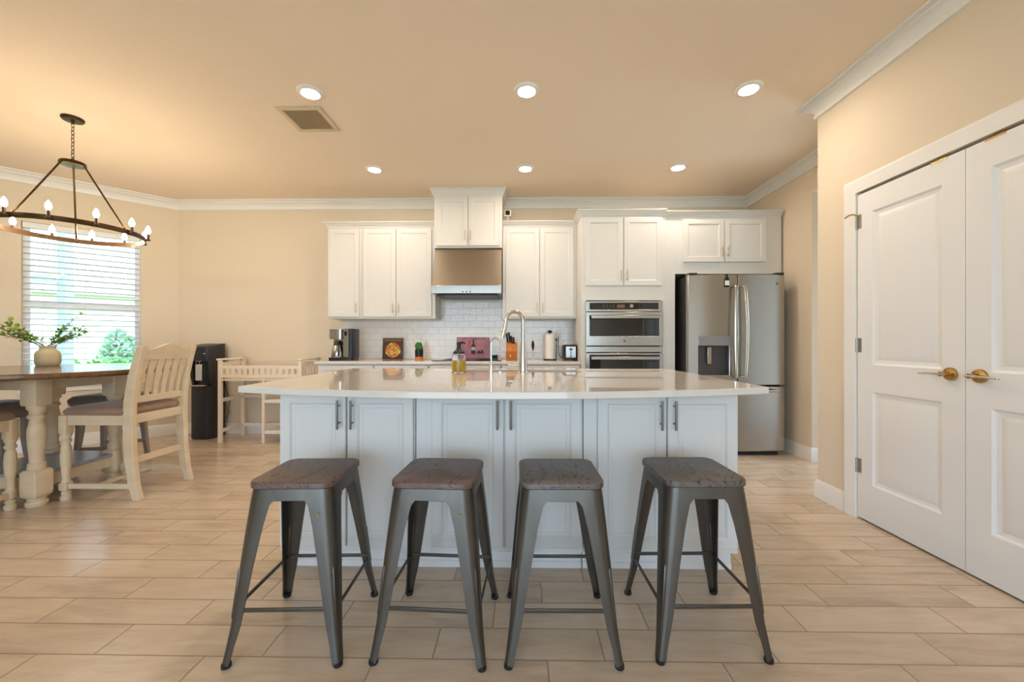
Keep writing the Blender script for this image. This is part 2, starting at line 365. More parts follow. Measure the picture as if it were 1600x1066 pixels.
struct(MB().box(2.79, PY, 0, 2.87, PY+0.018, 2.12).box(3.63, PY, 0, 3.71, PY+0.018, 2.12).box(2.87, PY, 2.04, 3.63, PY+0.018, 2.12).build('reflection_door_casing', 'trim_white'))  # casing of the added hall door, serving the same reflection
struct(MB().box(PX+0.12, PY-0.12, 0, 4.3, PY, CH).build('wall_hall', 'wall_paint', smooth=False))
struct(MB().grid([PY, 3.0, 3.9, BY], [0, 0.12, 2.3, CH], [(3.0, 3.9, 0.12, 2.3)], lambda u, v, t: (4.2+t, u, v), 0, 0.1).build('wall_east', 'wall_paint', smooth=False))
struct(MB().box(4.32, -4.36, -0.25, 12, 8, -0.13).box(-14, -16, -0.25, 12, -4.36, -0.13).build('neutral_bounce_slab', 'bounce_slab_grey', smooth=False))  # unseen slab added so bounced daylight stays neutral, not lawn green
struct(MB().box(PX+0.9, -4.2, 0, PX+1.0, PY-0.12, CH).build('wall_closet', 'wall_paint', smooth=False))
struct(MB().grid([LX-0.14, -3.6, 1.8, PX+0.2], [0, 2.45, CH], [(-3.6, 1.8, -1, 2.45)], lambda u, v, t: (u, -4.2-t, v), 0, 0.14).build('wall_rear', 'wall_paint', smooth=False))
# ceiling crown moulding
CP = [(0, CH-0.108), (0.017, CH-0.108), (0.019, CH-0.090), (0.010, CH-0.087), (0.013, CH-0.078), (0.022, CH-0.062), (0.038, CH-0.046), (0.056, CH-0.037), (0.066, CH-0.035), (0.067, CH-0.024), (0.060, CH-0.021), (0.076, CH-0.013), (0.088, CH-0.011), (0.090, CH-0.001), (0, CH-0.001)]
HX0, HX1, HY = -0.963, -0.202, 4.44
struct(sweep(MB(), [(HX0, BY), (CX, BY), (LX, ex[1]), (LX, -4.2)], CP).build('trim_1', 'trim_white', ang=20))
struct(sweep(MB(), [(RX, PY+0.09), (RX, BY), (HX1, BY)], CP).build('trim_2', 'trim_white', ang=20))
struct(sweep(MB(), [(PX, -4.2), (PX, PY), (PX+0.5, PY)][::-1][::-1], [(d, z) for d, z in CP]).build('trim_3', 'trim_white', ang=20))
# baseboards
BP = [(0, 0), (0.014, 0), (0.014, 0.10), (0.009, 0.118), (0.004, 0.13), (0, 0.13)]
struct(sweep(MB(), [(-2.2, BY), (CX, BY), (LX, ex[1]), (LX, -4.2)], BP).build('baseboard_left', 'trim_white', ang=20))
struct(sweep(MB(), [(RX+0.14, 3.76), (RX, 3.76), (RX, BY-0.65)], BP).build('baseboard_right', 'trim_white', ang=20))
struct(sweep(MB(), [(PX, DY1+0.085), (PX, PY), (PX+0.5, PY)], BP).build('baseboard_pantry', 'trim_white', ang=20))
# ------------------------------------------------------------------ pantry double door, casing, hardware
def casing(mb, y0, y1, z1, w=0.085):
    prof = [(0, 0), (0, 0.012), (0.012, 0.018), (0.05, 0.014), (0.072, 0.01), (w, 0.008), (w, 0)]   # (out from outer edge inwards, thickness)
    secs = []
    for (yy, zz, sy) in ((y1+w, 0, -1), (y1+w, z1+w, -1), (y0-w, z1+w, 1), (y0-w, 0, 1)):
        secs.append([(PX-t, yy+sy*d, zz-(d if zz > 0 else 0)) for d, t in prof])
    return mb.loft(secs)
struct(casing(MB(), DY0, DY1, DZ).build('trim_4', 'trim_white', ang=20))
def pantry_leaf(name, hinge_local_x):
    W, H = 0.612, 2.035
    o = bpy.data.objects.new(name, None); COL.objects.link(o); struct(o)
    mb = MB(); st = 0.105; zs = [0, 0.225, 0.80, 0.965, 1.905, H]; us = [0, st, W-st, W]
    hol = [(st, W-st, 0.225, 0.80), (st, W-st, 0.965, 1.905)]
    mb.grid(us, zs, hol, lambda u, v, t: (u, t, v), 0, 0.035)
    for h in hol: mb.rings(h[0], h[1], h[2], h[3], 0, [(0, 0.03), (0, 0.0), (0.012, 0.009), (0.03, 0.012), (0.055, 0.005), (0.07, 0.003)])
    mb.build('panel_slab', 'door_white', o, ang=12)
    hx = W-0.062 if hinge_local_x == 0 else 0.062
    k = MB().lathe([(0.033, 0), (0.033, 0.006), (0.03, 0.012), (0.02, 0.014), (0.012, 0.016), (0.011, 0.05), (0.012, 0.056)], (hx, 0, 0.945), 20, 'y').build('handle_rose', 'brass', o)
    sg = -1 if hinge_local_x == 0 else 1
    MB().tube([(hx-sg*0.012, -0.053, 0.945), (hx+sg*0.03, -0.056, 0.945), (hx+sg*0.075, -0.054, 0.944), (hx+sg*0.112, -0.05, 0.941)], [0.011, 0.0095, 0.008, 0.006], 10, flat=(1, 0.62)).build('lever', 'nickel', k)
    for z in (0.325, 1.085, 1.865):
        xx = hinge_local_x
        h = MB().cyl((xx, -0.006, z-0.045), (xx, -0.006, z+0.045), 0.006, None, 10)
        h.box(xx-0.012 if xx == 0 else xx-0.03, -0.0025, z-0.044, xx+0.03 if xx == 0 else xx+0.012, 0.001, z+0.044); h.build('hinge', 'hinge_metal', o)
    return o
d1 = pantry_leaf('door_1', 0); d1.location = (PX+0.004, DY1-0.003, 0.012); d1.rotation_euler = (0, 0, R(-90))
d2 = pantry_leaf('door_2', 0.612); d2.location = (PX+0.004, DY1-0.003-0.615, 0.012); d2.rotation_euler = (0, 0, R(-90))
MB().tube([(0.0, -0.008, 1.91), (0.0, -0.03, 1.915), (-0.01, -0.05, 1.91), (-0.03, -0.055, 1.90)], 0.005, 8).build('hinge_door_stop', 'brass', d1)
MB().box(0.45, -0.002, 2.028, 0.53, 0.02, 2.0375).build('ball_catch', 'brass', d1); MB().box(0.08, -0.002, 2.028, 0.16, 0.02, 2.0375).build('ball_catch', 'brass', d2)
# ------------------------------------------------------------------ bay window, blinds, view
w1 = bpy.data.objects.new('window_1', None); COL.objects.link(w1); struct(w1); w1['_w'] = 1; w1.location = bay((WS0+WS1)/2, 0.05, WZ0)
fw = 0.05
mb = MB(); f3 = lambda u, v, t: bay(u, t, v)
mid = 1.50
mb.grid([WS0, WS0+fw, WS1-fw, WS1], [WZ0+0.012, WZ0+0.06, mid-0.035, mid+0.035, WZ1-0.05, WZ1], [(WS0+fw, WS1-fw, WZ0+0.06, mid-0.035), (WS0+fw, WS1-fw, mid+0.035, WZ1-0.05)], f3, 0.085, 0.125)
mb.build('window_frame', 'vinyl_white', w1, bevel=0.004)
MB().grid([WS0+fw, WS1-fw], [WZ0+0.06, mid-0.035], [], f3, 0.10, 0.106).build('pane', 'pane_glass', w1)
MB().grid([WS0+fw, WS1-fw], [mid+0.035, WZ1-0.05], [], f3, 0.10, 0.106).build('pane', 'pane_glass', w1)
MB().grid([WS0-0.04, WS1+0.04], [WZ0-0.018, WZ0+0.012], [], f3, -0.035, 0.0).grid([WS0+0.001, WS1-0.001], [WZ0+0.001, WZ0+0.012], [], f3, 0.0, 0.12).grid([WS0-0.02, WS1+0.02], [WZ0-0.075, WZ0-0.018], [], f3, -0.015, -0.001).build('window_sill', 'trim_white', w1, bevel=0.003)
bl = thing('window_blind', 'white horizontal slatted blind lowered over the bay window behind the dining table', 'blind', bay((WS0+WS1)/2, 0.03, WZ0+0.02))
MB().grid([WS0+0.006, WS1-0.006], [WZ1-0.06, WZ1-0.002], [], f3, 0.004, 0.07).build('headrail', 'blind_white', bl, bevel=0.003)
mb = MB(); z = WZ0+0.075
while z < WZ1-0.08:
    a = [bay(WS0+0.01, 0.014, z+0.004), bay(WS1-0.01, 0.014, z+0.004), bay(WS1-0.01, 0.064, z-0.004), bay(WS0+0.01, 0.064, z-0.004)]
    b = [(p[0], p[1], p[2]+0.003) for p in a]; mb.loft([a, b]); z += 0.061
mb.build('slats', 'blind_white', bl, smooth=False)
MB().grid([WS0+0.01, WS1-0.01], [WZ0+0.02, WZ0+0.042], [], f3, 0.014, 0.064).build('bottom_rail', 'blind_white', bl, bevel=0.003)
mb = MB()
for u in (WS0+0.14, (WS0+WS1)/2, WS1-0.14):
    for tt in (0.012, 0.066): mb.tube([bay(u, tt, WZ0+0.03), bay(u, tt, WZ1-0.03)], 0.0012, 5)
mb.build('ladder_cords', 'blind_white', bl)
struct(MB().box(-60, -60, -0.35, 60, 60, -0.25).build('ground', 'lawn_green', smooth=False))
hs = thing('neighbour_house', 'white neighbouring house seen bright through the window blind', 'house', (-16, 16.5, -0.25))
hr = R(42)
def HP(u, v, z): return (-16+u*math.cos(hr)-v*math.sin(hr), 16.5+u*math.sin(hr)+v*math.cos(hr), z)
hf = lambda u, v, t: HP(u, t, v)
MB().grid([-9, 0.2, 1.6, 3.0, 4.6, 9], [-0.25, 0.9, 2.3, 3.0], [(0.2, 1.6, 0.9, 2.3), (3.0, 4.6, 0.9, 2.3)], hf, 0, 5).build('wall', 'house_white', hs, smooth=False)
for a, b in ((0.2, 1.6), (3.0, 4.6)):
    fo = MB().grid([a, a+0.08, b-0.08, b], [0.9, 0.98, 2.22, 2.3], [(a+0.08, b-0.08, 0.98, 2.22)], hf, -0.04, 0.1).build('window', 'vinyl_white', hs)
    MB().grid([a+0.08, b-0.08], [0.98, 2.22], [], hf, 0.03, 0.06).build('pane', 'house_window', fo)
MB().loft([[HP(-9.5, -0.6, 2.95), HP(9.5, -0.6, 2.95), HP(9.5, 5.6, 2.95), HP(-9.5, 5.6, 2.95)], [HP(-6.5, 2.4, 4.6), HP(6.5, 2.4, 4.6), HP(6.5, 2.6, 4.6), HP(-6.5, 2.6, 4.6)]]).build('roof', 'roof_grey', hs, smooth=False)
def leafy(c, rx, ry, rz_, cnt, size, seed):
    rd = random.Random(seed); mb = MB()
    for i in range(cnt):
        while True:
            p = Vector((rd.uniform(-1, 1), rd.uniform(-1, 1), rd.uniform(-1, 1)))
            if 0.45 < p.length < 1: break
        p = Vector((c[0]+p.x*rx, c[1]+p.y*ry, c[2]+p.z*rz_)); a = Vector((rd.uniform(-1, 1), rd.uniform(-1, 1), rd.uniform(-1, 1))).normalized(); b = a.orthogonal().normalized()
        s_ = size*rd.uniform(0.6, 1.3); mb.add([p-a*s_, p+b*s_*0.5, p+a*s_, p-b*s_*0.5], [(0, 1, 2, 3)])
    return mb
hd = thing('clipped_hedge', 'low bright green hedge outside below the bay window', 'hedge', (-7.9, 7.4, -0.25))
mb = MB()
for i in range(26):
    u = -2.6+i*0.2; c = (-7.9+u*0.72, 7.4+u*0.69, 0.36); mb.v += (q := leafy(c, 0.28, 0.28, 0.5, 90, 0.07, i)).v; off = len(mb.v)-len(q.v); mb.f += [tuple(k+off for k in f) for f in q.f]; mb.mi += q.mi
mb.build('foliage', 'hedge_green', hd, smooth=False)
sh = thing('round_shrub', 'rounded blue-green shrub standing outside in front of the white house', 'shrub', (-9.9, 9.7, -0.25))
leafy((-9.9, 9.7, 0.8), 0.34, 0.34, 0.62, 1200, 0.07, 77).build('foliage', 'shrub_bloom_green', sh, smooth=False)
MB().cyl((-9.9, 9.7, -0.25), (-9.9, 9.7, 0.6), 0.06).build('trunk', 'stem_green', sh)
pp = thing('patio_frame', 'grey-blue post with cross rail of the patio frame outside the window', 'post', (-5.72, 4.92, -0.25))
MB().box(-5.77, 4.87, -0.25, -5.67, 4.97, 3.2).build('post', 'post_grey', pp)
MB().loft([[(-5.72, 4.89, 1.86), (-5.72, 4.95, 1.86), (-5.72, 4.95, 1.95), (-5.72, 4.89, 1.95)], [(-7.7, 3.2, 1.86), (-7.7, 3.26, 1.86), (-7.7, 3.26, 1.95), (-7.7, 3.2, 1.95)]]).build('cross_rail', 'post_grey', pp)

# ------------------------------------------------------------------ ceiling fixtures
def downlight(x, y, lab, first=[None]):
    if first[0] is None:
        t = thing('recessed_light', lab, 'ceiling light', (x, y, CH), 0, 'recessed ceiling lights', world=False)
        MB().lathe([(0.056, 0.0), (0.088, 0.0), (0.088, -0.006), (0.080, -0.012), (0.060, -0.014), (0.056, -0.010)], (0, 0, 0), 32).build('trim_ring', 'lamp_white', t)
        MB().lathe([(0.0565, -0.002), (0.0565, -0.010), (0.001, -0.0105)], (0, 0, 0), 32).build('diffuser', 'led_glow', t)
        first[0] = t; return t
    return dup(first[0], (x, y, CH), 0, lab)
for x, y, lab in ((-1.443, 2.716, 'round white recessed light, lit, beside the ceiling air vent'), (0.044, 2.716, 'round white recessed light, lit, nearer middle one above the island'),
                  (1.546, 2.722, 'round white recessed light, lit, nearest the pantry door wall'), (-1.447, 3.93, 'round white recessed light, lit, in front of the three-door upper cabinet'),
                  (0.05, 3.93, 'round white recessed light, lit, in front of the hood, far middle one'), (1.546, 3.93, 'round white recessed light, lit, in front of the tall oven and refrigerator cabinets')):
    downlight(x, y, lab)
vt = thing('air_vent', 'square beige louvred air vent in the ceiling left of the island', 'vent', (-1.625, 3.04, CH))
MB().grid([-1.79, -1.755, -1.495, -1.46], [2.875, 2.91, 3.175, 3.21], [(-1.755, -1.495, 2.91, 3.175)], lambda u, v, t: (u, v, t), CH-0.012, CH-0.001).build('frame', 'vent_metal', vt, bevel=0.003)
mb = MB()
for i in range(17):
    x = -1.748+i*0.0150; mb.loft([[(x-0.004, y, CH-0.003), (x-0.002, y, CH-0.003), (x+0.009, y, CH-0.011), (x+0.007, y, CH-0.011)] for y in (2.912, 3.173)])
mb.build('louvres', 'vent_metal', vt)
MB().box(-1.755, 2.91, CH-0.002, -1.495, 3.175, CH-0.0005).build('duct', 'vent_back', vt)

# chandelier
def chandelier():
    cx_, cy_, Rr, Zr = -3.435, 3.003, 0.41, 1.965
    t = thing('ring_chandelier', 'bronze wagon-wheel ring chandelier with candle bulbs above the dining table', 'chandelier', (cx_, cy_, CH))
    MB().lathe([(0.001, 0), (0.066, 0), (0.066, -0.012), (0.058, -0.022), (0.012, -0.026), (0.008, -0.045), (0.001, -0.046)], (cx_, cy_, CH), 28).build('canopy', 'bronze', t)
    ch = MB(); z = CH-0.04; i = 0
    while z > 2.515:
        pts = []
        for k in range(10):
            a = 6.28318*k/10; u, w = 0.0095*math.cos(a), 0.019*math.sin(a)
            pts.append((cx_+(u if i % 2 else 0), cy_+(0 if i % 2 else u), z-0.015+w))
        ch.tube(pts, 0.0022, 6, True); z -= 0.029; i += 1
    ch.build('chain', 'bronze', t)
    MB().lathe([(0.001, 2.50), (0.03, 2.50), (0.072, 2.497), (0.076, 2.488), (0.076, 2.472), (0.06, 2.468), (0.001, 2.468)], (cx_, cy_, 0), 28).tube([(cx_+0.012*math.cos(6.283*k/12), cy_, 2.508+0.016*math.sin(6.283*k/12)) for k in range(12)], 0.003, 6, True).build('hub', 'bronze', t)
    for a in (0, 136, 278):
        a = R(a); c, s_ = math.cos(a), math.sin(a)
        MB().tube([(cx_+c*0.06, cy_+s_*0.06, 2.482), (cx_+c*0.085, cy_+s_*0.085, 2.474), (cx_+c*(Rr-0.006), cy_+s_*(Rr-0.006), Zr+0.02)], 0.006, 8).cyl((cx_+c*(Rr-0.007), cy_+s_*(Rr-0.007), Zr), (cx_+c*(Rr-0.007), cy_+s_*(Rr-0.007), Zr+0.03), 0.009).build('rod', 'bronze', t)
    secs = []
    for k in range(72):
        a = 6.28318530718*k/72; c, s_ = math.cos(a), math.sin(a)
        secs.append([(cx_+c*(Rr+d), cy_+s_*(Rr+d), Zr+z) for d, z in ((-0.004, -0.018), (0.004, -0.018), (0.004, 0.018), (-0.004, 0.018))])
    MB().loft(secs, False, True).build('ring', 'bronze', t)
    for k in range(12):
        a = R(4+30*k); x, y = cx_+math.cos(a)*(Rr+0.022), cy_+math.sin(a)*(Rr+0.022)
        ca = MB().lathe([(0.001, Zr-0.012), (0.012, Zr-0.012), (0.016, Zr-0.006), (0.016, Zr-0.002), (0.0095, Zr), (0.0095, Zr+0.045), (0.001, Zr+0.045)], (x, y, 0), 12)
        ca.box(x-0.004, y-0.004, Zr-0.01, x+0.004, y+0.004, Zr-0.002); 
        xi, yi = cx_+math.cos(a)*Rr, cy_+math.sin(a)*Rr
        ca.tube([(xi, yi, Zr-0.008), (x, y, Zr-0.008)], 0.006, 8)
        cn = ca.build('candle_cup', 'candle_sleeve', t)
        MB().lathe([(0.001, Zr+0.045), (0.010, Zr+0.047), (0.0165, Zr+0.062), (0.0175, Zr+0.072), (0.013, Zr+0.09), (0.006, Zr+0.104), (0.001, Zr+0.112)], (x, y, 0), 12).build('bulb', 'bulb_glow', cn)
chandelier()

# ------------------------------------------------------------------ cabinets
DR = [(0, 0.019), (0, 0.003), (0.003, 0), (0.046, 0), (0.052, 0.004), (0.056, 0.009), (0.068, 0.0095), (0.076, 0.006), (0.08, 0.006)]
DR2 = [(0, 0.019), (0, 0.003), (0.003, 0), (0.052, 0), (0.060, 0.006), (0.075, 0.007), (0.082, 0.007)]
def pull(x, y, z, ln, m_, parent, r=0.0055):
    mb = MB().cyl((x, y-0.03, z-ln/2), (x, y-0.03, z+ln/2), r, None, 10)
    for dz in (-0.3, 0.3): mb.cyl((x, y+0.001, z+dz*ln), (x, y-0.03, z+dz*ln), r*0.8, None, 8)
    return mb.build('handle', m_, parent)
CRN = [(0, 0), (0.006, 0), (0.01, 0.014), (0.02, 0.022), (0.036, 0.046), (0.044, 0.05), (0.046, 0.062), (0, 0.062)]
def cabinet(name, lab, cat, x0, x1, yf, yb, z0, z1, doors, crown=None, grp=None, pm='pull_gold', pl=0.11, body=None, kick=False, rg=DR2):
    t = thing(name, lab, cat, ((x0+x1)/2, (yf+yb)/2, z0), 0, grp)
    mb = MB()
    if body: body(mb)
    else: mb.box(x0, yf, z0, x1, yb, z1)
    mb.build('body', 'cabinet_white', t, bevel=0.002)
    for d in doors:
        xa, xb, za, zb, hs_, hz = d
        do = MB().rings(xa, xb, za, zb, yf-0.02, rg).build('door', 'cabinet_white', t, ang=14)
        if hs_:
            hx = xb-0.028 if hs_ == 'r' else xa+0.028
            pull(hx, yf-0.02, hz, pl, pm, do)
    if crown:
        path, h = crown; path = list(path)[::-1]
        MBc = MB(); sweep(MBc, path, [(d, z1-0.006+z*h) for d, z in CRN]); MBc.build('crown_moulding', 'cabinet_white', t, ang=20)
    return t
UY = 4.51; ub = BY-0.001
ZT = 2.425; ZB = 1.384
cabinet('upper_cabinet', 'white narrow single-door upper cabinet left of the double-door one', 'cabinet', -2.195, -1.80, UY, ub, ZB, ZT, [(-2.185, -1.83, ZB+0.02, ZT-0.02, 'r', 1.50)], ([(-1.80, UY), (-2.195, UY), (-2.195, ub)][::-1], 1), 'upper cabinets')
cabinet('upper_cabinet', 'white double-door upper cabinet directly left of the range hood', 'cabinet', -1.7985, -0.966, UY, ub, ZB, ZT, [(-1.785, -1.412, ZB+0.02, ZT-0.02, 'r', 1.50), (-1.406, -1.005, ZB+0.02, ZT-0.02, 'l', 1.50)], ([(-1.7985, UY), (-0.966, UY)], 1), 'upper cabinets')
cabinet('upper_cabinet', 'white double-door upper cabinet between the range hood and the tall oven cabinet', 'cabinet', -0.199, 0.632, UY, ub, ZB, ZT, [(-0.165, 0.215, ZB+0.02, ZT-0.02, 'r', 1.50), (0.221, 0.602, ZB+0.02, ZT-0.02, 'l', 1.50)], ([(-0.199, UY), (0.632, UY)], 1), 'upper cabinets')
cabinet('hood_cabinet', 'short white two-door cabinet above the range hood, reaching the ceiling', 'cabinet', HX0, HX1, HY, ub, 2.17, CH-0.098, [(HX0+0.03, -0.586, 2.19, CH-0.10, 'r', 2.30), (-0.580, HX1-0.03, 2.19, CH-0.10, 'l', 2.30)], ([(HX0, ub), (HX0, HY), (HX1, HY), (HX1, ub)], 1.65), 'upper cabinets')
# tall oven cabinet (hollow where the ovens sit) and refrigerator cabinet
TY = 4.14; OZ0, OZ1 = 0.44, 1.55
def tall_body(mb):
    mb.grid([0.634, 0.682, 1.452, 1.498], [0.0, OZ0, OZ1, 2.43], [(0.682, 1.452, OZ0, OZ1)], lambda u, v, t: (u, t, v), TY, ub)
cabinet('oven_cabinet', 'tall white cabinet housing the two wall ovens', 'cabinet', 0.634, 1.498, TY, ub, 0, 2.43, [(0.672, 1.062, 1.70, 2.405, 'r', 1.80), (1.068, 1.458, 1.70, 2.405, 'l', 1.80)], ([(0.634, UY-0.055), (0.634, TY), (1.50, TY)], 1), 'tall cabinets', body=tall_body)
def fr_body(mb):
    mb.box(1.50, TY+0.02, 0, 1.605, ub, 2.43); mb.box(1.605, TY+0.02, 1.825, 2.70, ub, 2.43); mb.box(2.665, TY+0.02, 0, 2.70, ub, 1.825)
cabinet('refrigerator_cabinet', 'white over-fridge cabinet with two doors and side panels around the refrigerator', 'cabinet', 1.50, 2.70, TY+0.02, ub, 0, 2.43, [(1.682, 2.105, 1.945, 2.39, 'r', 2.05), (2.111, 2.534, 1.945, 2.39, 'l', 2.05)], ([(1.50, TY+0.02), (2.70, TY+0.02)], 0.75), 'tall cabinets', body=fr_body)
# base cabinets behind the island
by = 4.20
for i, (a, b, lab) in enumerate(((-2.15, -1.55, 'white base cabinet under the coffee maker at the left end of the back run'), (-1.548, -0.967, 'white base cabinet under the painted vegetable board'), (-0.965, -0.205, 'white base cabinet below the black cooktop'), (-0.203, 0.632, 'white base cabinet under the knife block and toaster'))):
    m2 = (a+b)/2
    cabinet('base_cabinet', lab, 'cabinet', a, b, by, ub, 0.0, 0.882, [(a+0.01, m2-0.002, 0.12, 0.70, 'r', 0.62), (m2+0.002, b-0.01, 0.12, 0.70, 'l', 0.62), (a+0.01, b-0.01, 0.715, 0.87, None, 0)], None, 'base cabinets on the back wall')
tag(MB().box(-2.175, 4.165, 0.884, 0.632, ub, 0.914).build('back_countertop', 'quartz', bevel=0.003), 'long white quartz countertop along the back wall', 'countertop')
tag(MB().grid([-2.15, HX0, HX1, 0.632], [0.916, ZB-0.001, 1.62], [(-3, HX0, ZB-0.001, 2), (HX1, 3, ZB-0.001, 2)], lambda u, v, t: (u, t, v), BY-0.009, BY-0.0005).build('backsplash', 'subway_tile', smooth=False), 'glossy white subway tile backsplash above the back countertop', 'backsplash')
# cooktop
ck = thing('cooktop', 'black glass cooktop set in the back countertop below the hood', 'cooktop', (-0.58, 4.47, 0.914))
MB().prism(rrect(0.74, 0.5, 0.02, 4, -0.58, 4.47), 0.9142, 0.922).build('glass_top', 'oven_glass', ck)
for x, y, r_ in ((-0.78, 4.60, 0.1), (-0.40, 4.60, 0.09), (-0.78, 4.35, 0.08), (-0.40, 4.35, 0.11)): MB().lathe([(r_, 0.922), (r_, 0.9225), (r_-0.006, 0.9225), (r_-0.006, 0.922)], (x, y, 0), 28).build('burner_ring', 'dispenser_grey', ck)
# hood
hd_ = thing('range_hood', 'stainless steel range hood with sloped front below the ceiling-height cabinet', 'range hood', (-0.58, 4.6, 1.63))
MB().prism([(ub, 2.168), (4.462, 2.168), (4.30, 1.725), (4.285, 1.725), (4.285, 1.645), (ub, 1.645)], HX0+0.004, HX1-0.004, 'yz').build('canopy', 'stainless_flat', hd_, bevel=0.003)
MB().box(HX0+0.003, 4.279, 1.643, HX1-0.003, 4.286, 1.728).build('front_lip', 'stainless', hd_, bevel=0.002)
MB().box(HX0+0.05, 4.36, 1.630, HX1-0.05, 4.77, 1.646).build('filter', 'black_plastic', hd_, bevel=0.003)
for x in (-0.62, -0.58, -0.54): MB().cyl((x, 4.279, 1.66), (x, 4.275, 1.66), 0.007).build('button', 'black_plastic', hd_)

# ------------------------------------------------------------------ ovens
ov = thing('wall_oven', 'stainless steel double wall oven with black glass doors in the tall cabinet', 'oven', (1.067, 4.3, OZ0))
ox0, ox1 = 0.684, 1.450
MB().box(ox0+0.01, TY+0.004, OZ0+0.01, ox1-0.01, 4.70, OZ1-0.01).build('housing', 'fridge_side', ov)
MB().grid([ox0-0.012, ox0+0.03, ox1-0.03, ox1+0.012], [1.432, 1.452, 1.520, 1.538], [(ox0+0.03, ox1-0.03, 1.452, 1.520)], lambda u, v, t: (u, t, v), TY-0.03, TY-0.001).build('control_frame', 'stainless', ov, bevel=0.002)
cp = MB().box(ox0+0.03, TY-0.028, 1.452, ox1-0.03, TY-0.004, 1.520).build('control_panel', 'oven_panel', ov)
MB().box(0.995, TY-0.0295, 1.468, 1.075, TY-0.027, 1.504).build('display', 'oven_display', cp)
MB().lathe([(0.02, 0), (0.019, 0.014), (0.001, 0.015)], (1.14, TY-0.028, 1.488), 20, 'y').build('knob', 'stainless', cp)
mb = MB()
for i in range(4):
    for k in range(2): mb.box(0.85+i*0.034, TY-0.0288, 1.474+k*0.02, 0.866+i*0.034, TY-0.0275, 1.478+k*0.02); mb.box(1.22+i*0.022, TY-0.0288, 1.474+k*0.02, 1.228+i*0.022, TY-0.0275, 1.478+k*0.02)
mb.build('button_marks', 'dispenser_grey', cp)
def oven_door(z0, z1, g0, g1, hz, logo):
    d = MB().grid([ox0-0.012, ox0+0.028, ox1-0.028, ox1+0.012], [z0, g0, g1, z1], [(ox0+0.028, ox1-0.028, g0, g1)], lambda u, v, t: (u, t, v), TY-0.045, TY-0.002).build('oven_door', 'stainless', ov, bevel=0.003)
    MB().box(ox0+0.028, TY-0.043, g0, ox1-0.028, TY-0.012, g1).build('glass', 'oven_glass', d)
    h = MB().box(ox0+0.035, TY-0.098, hz-0.017, ox1-0.035, TY-0.082, hz+0.017)
    for x in (ox0+0.07, ox1-0.07): h.box(x-0.012, TY-0.084, hz-0.010, x+0.012, TY-0.044, hz+0.010)
    h.build('handle', 'stainless', d, bevel=0.005)
    if logo: MB().lathe([(0.014, 0), (0.014, 0.0015), (0.001, 0.0018)], ((ox0+ox1)/2, TY-0.045, z0+0.048), 20, 'y').build('emblem', 'dispenser_grey', d)
oven_door(1.080, 1.425, 1.178, 1.392, 1.372, True)
MB().box(ox0-0.012, TY-0.03, 1.012, ox1+0.012, TY-0.001, 1.072).build('middle_trim', 'stainless', ov, bevel=0.003)
oven_door(0.452, 1.004, 0.56, 0.985, 0.955, False)

# ------------------------------------------------------------------ refrigerator
fx0, fx1, fy = 1.655, 2.600, 3.93
rf = thing('refrigerator', 'stainless steel french-door refrigerator with water dispenser beside the tall oven cabinet', 'refrigerator', ((fx0+fx1)/2, 4.3, 0))
MB().box(fx0+0.005, fy+0.085, 0.03, fx1-0.005, 4.76, 1.775).build('body', 'fridge_side', rf, bevel=0.004)
fm = (fx0+fx1)/2
def fy_(u): 
    c = (u-fm)/((fx1-fx0)/2); return fy + 0.028*c*c
def fdoor(name, xa, xb, za, zb, hole=None):
    us = sorted(set([xa+(xb-xa)*i/10 for i in range(11)] + ([hole[0], hole[1]] if hole else [])))
    zs = sorted(set([za, zb] + ([hole[2], hole[3]] if hole else [])))
    return MB().grid(us, zs, [hole] if hole else [], lambda u, v, t: (u, (fy_(u) if t == 0 else fy+0.082), v), 0, 1).build(name, 'stainless', rf, bevel=0.006)
hole = (1.757, 2.045, 0.79, 1.085)
dl = fdoor('left_door', fx0, fm-0.003, 0.695, 1.782, hole)
dr = fdoor('right_door', fm+0.003, fx1, 0.695, 1.782)
dw = fdoor('freezer_drawer', fx0, fx1, 0.045, 0.68)
for x, dd, sg in ((fm-0.045, dl, -1), (fm+0.045, dr, 1)):
    pts = [(x-sg*0.003, fy-0.004, 1.665), (x-sg*0.003, fy-0.05, 1.66)] + [(x+sg*0.012*math.sin(math.pi*i/8), fy-0.055-0.014*math.sin(math.pi*i/8), 1.64-i*(0.84/8)) for i in range(9)] + [(x-sg*0.003, fy-0.05, 0.78), (x-sg*0.003, fy-0.004, 0.775)]
    MB().tube(pts, 0.014, 10, flat=(1.15, 0.8)).build('handle', 'nickel', dd)
pts = [(fx0+0.12, fy+0.01, 0.645), (fx0+0.12, fy-0.045, 0.645), (fm, fy-0.062, 0.645), (fx1-0.12, fy-0.045, 0.645), (fx1-0.12, fy+0.01, 0.645)]
MB().tube(pts, 0.013, 10).build('handle', 'nickel', dw)
dp = MB().box(hole[0]-0.005, fy_(1.9)-0.012, 1.082, hole[1]+0.005, fy+0.03, 1.178).build('dispenser_panel', 'dispenser_panel', dl, bevel=0.004)
rc = MB().box(hole[0], fy+0.068, hole[2], hole[1], fy+0.080, hole[3]).box(hole[0], fy+0.01, hole[2], hole[0]+0.006, fy+0.07, hole[3]).box(hole[1]-0.006, fy+0.01, hole[2], hole[1], fy+0.07, hole[3]).box(hole[0], fy+0.008, hole[3]-0.006, hole[1], fy+0.07, hole[3]).build('dispenser_recess', 'recess_grey', dl)
MB().box(1.845, fy+0.025, 0.90, 1.885, fy+0.04, 1.07).build('paddle', 'nickel', rc, bevel=0.004)
MB().box(hole[0]-0.003, fy-0.002, hole[2]-0.012, hole[1]+0.003, fy+0.07, hole[2]+0.004).build('drip_tray', 'nickel', rc, bevel=0.003)
